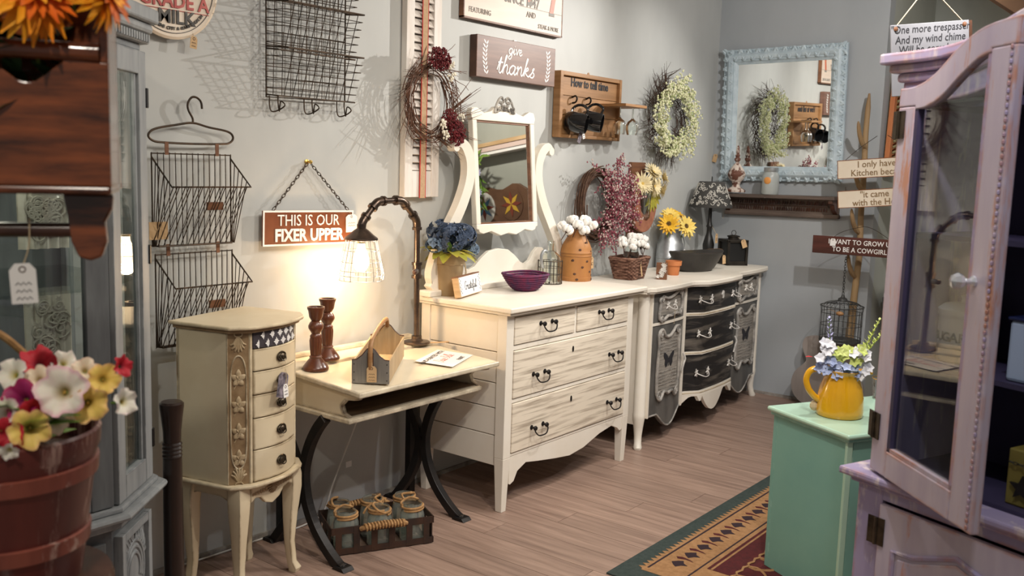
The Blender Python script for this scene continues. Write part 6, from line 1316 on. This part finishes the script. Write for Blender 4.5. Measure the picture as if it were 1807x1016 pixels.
bx('back_panel', 'cherry', t, -BWd, .12, 0, 0, .13, .34, .002); bx('bottom', 'cherry', t, -BWd, .0, -.012, 0, .13, 0, .004)
MB().tube([(-BWd, .004, .192), (-.012, .004, .192)], .014, 12).build('front_rail', 'cherry', t, smooth=True)
br = [(.12, 0), (.005, -.012), (.002, -.05), (.012, -.08), (.008, -.105), (.02, -.118), (.05, -.112), (.075, -.085), (.12, -.10)]
for x0 in (-.055, -BWd+.02):
    MB().prism([(-.072, -.012), (-.002, -.012), (-.004, -.035), (-.014, -.055), (-.012, -.085), (-.020, -.108), (-.036, -.114), (-.052, -.108), (-.062, -.085), (-.066, -.05)] if x0 > -.1 else [(a-BWd+.075, b) for a, b in ((-.072, -.012), (-.002, -.012), (-.004, -.05), (-.012, -.085), (-.036, -.114), (-.062, -.085), (-.066, -.05))], .045, .070).build('bracket', 'cherry', t, bevel=.004)
MB().tube([(-BWd+.03, .058, -.068), (-.03, .058, -.068)], .011, 10).build('towel_bar', 'dark_wood', t, smooth=True)
price_tag(t, (-.128, .035, -.122), .036, .060, 'tag_white', (1, 0, 0), (0, -1, 0), .05, (-.118, .046, -.05), 4)
for x0 in (-.03, -BWd+.03): MB().tube([(x0, .10, .33), (x0, .10, CZ-1.446)], .004, 6).build('hanging_cord', 'rope', t)
mat('mum_orange', (.90, .22, .008), (.95, .46, .02), 14, rough=.6); mat('mum_core', (.42, .03, .01), rough=.7); mat('mum_red', (.72, .10, .008), (.85, .2, .01), 14, rough=.6)
cb, sb = cos(radians(-35)), sin(radians(-35))
bl = lambda x, y, z: (.754+x*cb-y*sb, 1.322+x*sb+y*cb, 1.446+z)
def mum(loc, R, d, label):
    d = Vector(d).normalized(); f_ = thing('orange_mum', label, 'flower', loc, group='orange mums in the hanging box'); s0 = d.orthogonal().normalized(); s1 = d.cross(s0); rr = random.Random(int(loc[0]*9999))
    for L_, (n, up, sc) in enumerate(((26, -.25, 1), (24, .1, .95), (20, .5, .8), (12, 1.1, .6))):
        mb = MB()
        for k in range(n): a = (k+.5*L_)*2*pi/n+rr.uniform(-.1, .1); mb.leaf((0, 0, 0), s0*cos(a)+s1*sin(a)+d*(up+rr.uniform(-.1, .1)), d, R*sc*rr.uniform(.85, 1.08), R*.24, .2, 4, .35)
        mb.build('petal_ring', 'mum_orange' if L_ != 2 else 'mum_red', f_, smooth=True)
    MB().ell(d*.008, R*.2, R*.2, R*.2, 8, 5).build('centre', 'mum_core', f_); MB().tube(cr([(0, 0, 0), (.02, .035, -.01), (.04, .065, -.10)], 4), .003, 5).build('stem', 'leaf_green', f_)
mum(bl(-.10, -.03, .268), .074, (.1, -.8, .4), 'orange mum in the middle of the hanging box'); mum(bl(-.008, -.03, .272), .060, (.5, -.7, .2), 'orange mum at the right corner of the hanging box'); mum(bl(-.185, -.02, .27), .066, (-.3, -.8, .3), 'orange mum at the left above the hanging box'); mum(bl(-.06, .06, .325), .045, (.1, -.5, .8), 'orange mum at the back of the hanging box')
t = thing('mum_foliage', 'dark green foliage inside the hanging box', 'leaves', bl(-.12, .06, .02))
for k in range(34): a = rnd.uniform(0, 6.28); MB().leaf((rnd.uniform(-.12, .09), rnd.uniform(-.035, .035), rnd.uniform(.06, .2)), (cos(a), sin(a)*.4, .8), (0, 0, 1), .07, .03, .3, 4).build('leaf', 'leaf_dark' if 'leaf_dark' in MATS else mat('leaf_dark', (.018, .045, .012), (.03, .07, .02), 20, rough=.6), t)
# bucket
mat('bucket_red', (.16, .035, .028), (.09, .02, .018), 4, (3, 3, .4), rough=.42, wear=((.42, .27, .23), .545, 4, (5, 5, .5)), coat=.2)
mat('bucket_hoop', (.27, .075, .05), (.17, .045, .032), 6, (3, 3, .5), rough=.4, wear=((.45, .30, .25), .57, 6, (4, 4, 1)), coat=.2)
t = thing('petunia_bucket', 'worn red brown wooden bucket in the left foreground', 'bucket', (.675, 1.50, .80), rot=(0, radians(0), 0))
t.location = (.686, 1.545, .80); t.scale = (1.09, 1.09, 1)
MB().lathe([(0, 0), (.094, 0), (.096, .004), (.122, .215), (.126, .222), (.128, .250), (.124, .254), (.119, .250), (.116, .215), (.09, .01), (0, .008)], n=36).build('staves', 'bucket_red', t, smooth=30)
for z, r in ((.06, .1045), (.175, .1185)): MB().lathe([(r, z), (r+.004, z+.002), (r+.006, z+.026), (r+.002, z+.028), (r-.002, z+.014)], n=36, caps=False).build('hoop', 'bucket_hoop', t, smooth=30)
MB().lathe([(0, .205), (.112, .205), (.113, .21), (0, .212)], n=24).build('soil', 'brown_dark', t)
hp = cr([(-.115, .03, .245), (-.12, .03, .30), (-.08, .05, .40), (.0, .055, .405), (.05, .05, .36), (.085, .06, .31), (.11, .05, .25)], 8)
MB().tube(hp, .006, 8).build('rope_handle', 'rope', t, smooth=True)
st = thing('plant_stand', 'round dark wooden stand under the red bucket', 'stand', (.686, 1.545, 0))
MB().lathe([(0, .775), (.15, .775), (.155, .785), (.15, .80), (0, .80)], n=32).build('top', 'dark_wood', st, smooth=30)
for k in range(3): a = k*2*pi/3; MB().tube([(.10*cos(a), .10*sin(a), .775), (.16*cos(a), .16*sin(a), 0)], [.016, .012], 8).build('leg', 'dark_wood', st)
mat('petunia', (.8, .6, .4), attr='tint', rough=.55, sub=.1)
PAL = {'peach': ((.92, .80, .62), (.86, .50, .40), (.35, .22, .02)), 'yellow': ((.90, .66, .16), (.86, .42, .26), (.30, .18, .02)), 'red': ((.52, .015, .03), (.60, .02, .05), (.15, .0, .02)), 'magenta': ((.34, .015, .12), (.55, .03, .10), (.10, .0, .05)), 'white': ((.88, .84, .72), (.90, .72, .72), (.50, .42, .08)), 'pinkedge': ((.90, .84, .72), (.80, .22, .42), (.30, .20, .02))}
def petunia(loc, d, R, pal, label):
    d = Vector(d).normalized(); f_ = thing('petunia', label, 'flower', loc, group='petunias in the red bucket'); s0 = d.orthogonal().normalized(); s1 = d.cross(s0); mb = MB(); cols = []; nr, na = 8, 40; rr = random.Random(int(loc[2]*99999)); A, Bc, T_ = PAL[pal]; ph = rr.uniform(0, 6)
    for i in range(nr+1):
        u = i/nr
        for j in range(na):
            a = j*2*pi/na; lobe = abs(cos(2.5*a+ph)); r = R*(.08+.92*u)*(1-.22*(1-lobe)**2*u)*(1+.05*sin(7*a+ph)*u); h = R*(-.55*(1-u)**2.2+.16*u*u*sin(5*a+ph*2)+.08*sin(13*a)*u**3)
            mb.v.append(s0*r*cos(a)+s1*r*sin(a)+d*h); k = 1 if u < .75 else 1-(u-.75)/.25*.75*(.4+.6*rr.random()); c = [A[q]*k+Bc[q]*(1-k) for q in range(3)]; k2 = max(0, 1-u/.35); k3 = .25*(1-lobe)*u; cols.append([c[q]*(1-k2)*(1-k3)+T_[q]*k2+Bc[q]*k3*(1-k2) for q in range(3)])
    for i in range(nr):
        for j in range(na): j2 = (j+1) % na; mb.f.append((i*na+j, i*na+j2, (i+1)*na+j2, (i+1)*na+j))
    mb.build('corolla', 'petunia', f_, smooth=180, cols=cols); MB().ell(d*-R*.42, R*.07, R*.07, R*.09, 6, 4).build('stamen', 'brass' if pal != 'red' else 'black', f_); MB().tube([d*-R*.5, d*-R*1.0, d*-R*1.5], [.003, .0025, .002], 5).build('stem', 'leaf_green', f_)
rt = Vector((.79, -.61, 0)); nr_ = Vector((-.61, -.79, 0))
for loc, R, pal, d, lb in (((.699, 1.393, 1.137), .040, 'pinkedge', (-.1, .9, .3), 'large cream petunia with pink edge at the front of the bunch'), ((.771, 1.400, 1.143), .026, 'yellow', (.25, .9, .3), 'yellow petunia high on the right side of the bunch'),
 ((.802, 1.396, 1.160), .018, 'red', (.7, .6, .3), 'small red petunia at the far right tip'), ((.779, 1.351, 1.114), .022, 'white', (.7, .6, .2), 'cream and pink petunia at the right edge of the bunch'), ((.733, 1.377, 1.113), .030, 'yellow', (.25, .9, .0), 'yellow petunia under the large cream one'),
 ((.656, 1.405, 1.084), .031, 'yellow', (.2, .95, .1), 'yellow petunia low over the rim of the bucket'), ((.666, 1.449, 1.120), .031, 'magenta', (-.2, .9, .3), 'magenta petunia left of the large cream one'), ((.635, 1.429, 1.074), .027, 'red', (-.3, .9, .0), 'red petunia low at the left rim'),
 ((.673, 1.496, 1.151), .026, 'white', (-.4, .8, .4), 'white petunia at the upper left of the bunch'), ((.730, 1.530, 1.158), .030, 'red', (0, .6, .7), 'red petunia at the top of the bunch'), ((.708, 1.481, 1.140), .022, 'peach', (0, .8, .4), 'peach petunia between the red and magenta ones'),
 ((.644, 1.457, 1.103), .024, 'pinkedge', (-.4, .8, .2), 'cream petunia at the left edge of the bunch'), ((.672, 1.423, 1.106), .021, 'red', (.3, .8, .0), 'red petunia tucked beside the magenta one'), ((.694, 1.405, 1.085), .020, 'peach', (.2, .8, -.2), 'small peach petunia over the rim'),
 ((.625, 1.406, 1.056), .015, 'white', (0, .9, -.4), 'small white petunia hanging below the rim'), ((.764, 1.511, 1.155), .021, 'white', (.2, .7, .6), 'white petunia at the top behind the large cream one'), ((.769, 1.454, 1.150), .021, 'peach', (.1, .8, .5), 'peach petunia behind the yellow one at the right'), ((.722, 1.412, 1.098), .018, 'peach', (.1, .9, -.1), 'tiny peach petunia under the large cream one')):
    dv = rt*d[0]+nr_*d[1]+Vector((0, 0, d[2])); petunia(Vector(loc), dv, R, pal, lb)
t = thing('petunia_foliage', 'green leaves among the petunias in the red bucket', 'leaves', (.686, 1.545, 1.02))
for k in range(36): a = rnd.uniform(0, 6.28); MB().leaf((.06*cos(a), .06*sin(a), rnd.uniform(.0, .08)), (cos(a), sin(a), rnd.uniform(.3, 1.2)), (0, 0, 1), rnd.uniform(.04, .07), .03, .35, 4).build('leaf', 'leaf_green', t)
for z in (.062, .052): MB().leaf(rt*.03+nr_*.11+Vector((0, 0, z)), rt*.9+nr_*.05+Vector((0, 0, .35)), (0, 0, 1), .10, .035, .2, 5).build('leaf', 'leaf_green', t)
# ================================================================== across the room, seen in the dresser mirror
mat('head_brown', (.17, .09, .05), (.12, .06, .035), 5, rough=.5); mat('quilt_white', (.70, .70, .66), rough=.6); mat('quilt_blue', (.10, .25, .42), rough=.6); mat('quilt_red', (.22, .05, .03), rough=.6); mat('quilt_yellow', (.66, .42, .05), rough=.6)
t = thing('quilt_headboard', 'brown headboard with two painted quilt blocks reflected in the mirror', 'headboard', (7.0, .09, .07))
ol = [(-.36, 0), (.40, 0), (.40, 1.52), (.36, 1.62), (.27, 1.68), (.20, 1.69), (.08, 1.65), (.0, 1.66), (-.10, 1.695), (-.2, 1.68), (-.30, 1.60), (-.36, 1.48)]
MB().prism(ol, -.0, .035, 'x').build('board', 'head_brown', t, bevel=.004)
for y in (-.3, .34): bx('post', 'head_brown', t, .0, y-.03, -.07, .035, y+.03, .02)
for cy, A_, B_, W_ in ((-.16, 'quilt_blue', 'quilt_red', 'quilt_white'), (.17, 'quilt_yellow', 'quilt_red', 'head_brown')):
    pn = MB().prism([(cy+.135*cos(a), 1.50+.15*sin(a)) for a in [i*pi/8 for i in range(16)]], -.006, 0, 'x').build('quilt_block', W_, t)
    for k in range(8):
        a = k*pi/4; c, s_ = cos(a), sin(a); MB().prism([(cy, 1.5), (cy+.055*cos(a-.4), 1.5+.055*sin(a-.4)), (cy+.12*c, 1.5+.12*s_), (cy+.055*cos(a+.4), 1.5+.055*sin(a+.4))], -.010, -.006, 'x').build('star_point', A_ if k % 2 else B_, pn)
t = thing('wall_ledge', 'long painted ledge seen across the room in the mirror', 'ledge', (7.05, .1, 2.05))
bx('ledge_board', 'white_paint', t, -.14, -1.2, 0, 0, 1.0, .03); bx('pink_strip', 'pink_pale', t, -.15, -1.2, .03, 0, 1.0, .075); bx('orange_strip', 'oak_pale', t, -.16, -1.2, .075, 0, 1.0, .11)
t = thing('flower_swag', 'mixed flower swag seen at the left of the dresser mirror', 'flowers', (6.80, .03, 1.90))
rr = random.Random(41); mb = MB()
for k in range(60): a = rr.uniform(0, 6.28); z = rr.uniform(-.28, .2); mb.leaf((rr.uniform(-.04, .03), rr.gauss(0, .04), z), (-.3, cos(a), sin(a)), (-1, 0, 0), .12, .025, .2, 3)
stuff(mb.build('foliage', 'leaf_green', t))
for k, (dy, dz, mt_) in enumerate(((.02, .02, 'sun_yellow'), (.05, -.09, 'petal_white'), (.03, .13, 'lav'), (.08, -.02, 'lav'), (.0, .19, 'sun_yellow'), (.07, -.2, 'lav'), (-.03, -.08, 'sun_yellow'), (.03, -.15, 'petal_white'))):
    mb = MB(); fl5(mb, (-.06, dy, dz), (-1, 0, .1), .045, 10, .45); mb.build('blossom', mt_, t); MB().ell((-.07, dy, dz), .01, .016, .016, 8, 4).build('blossom_centre', 'sun_centre', t)
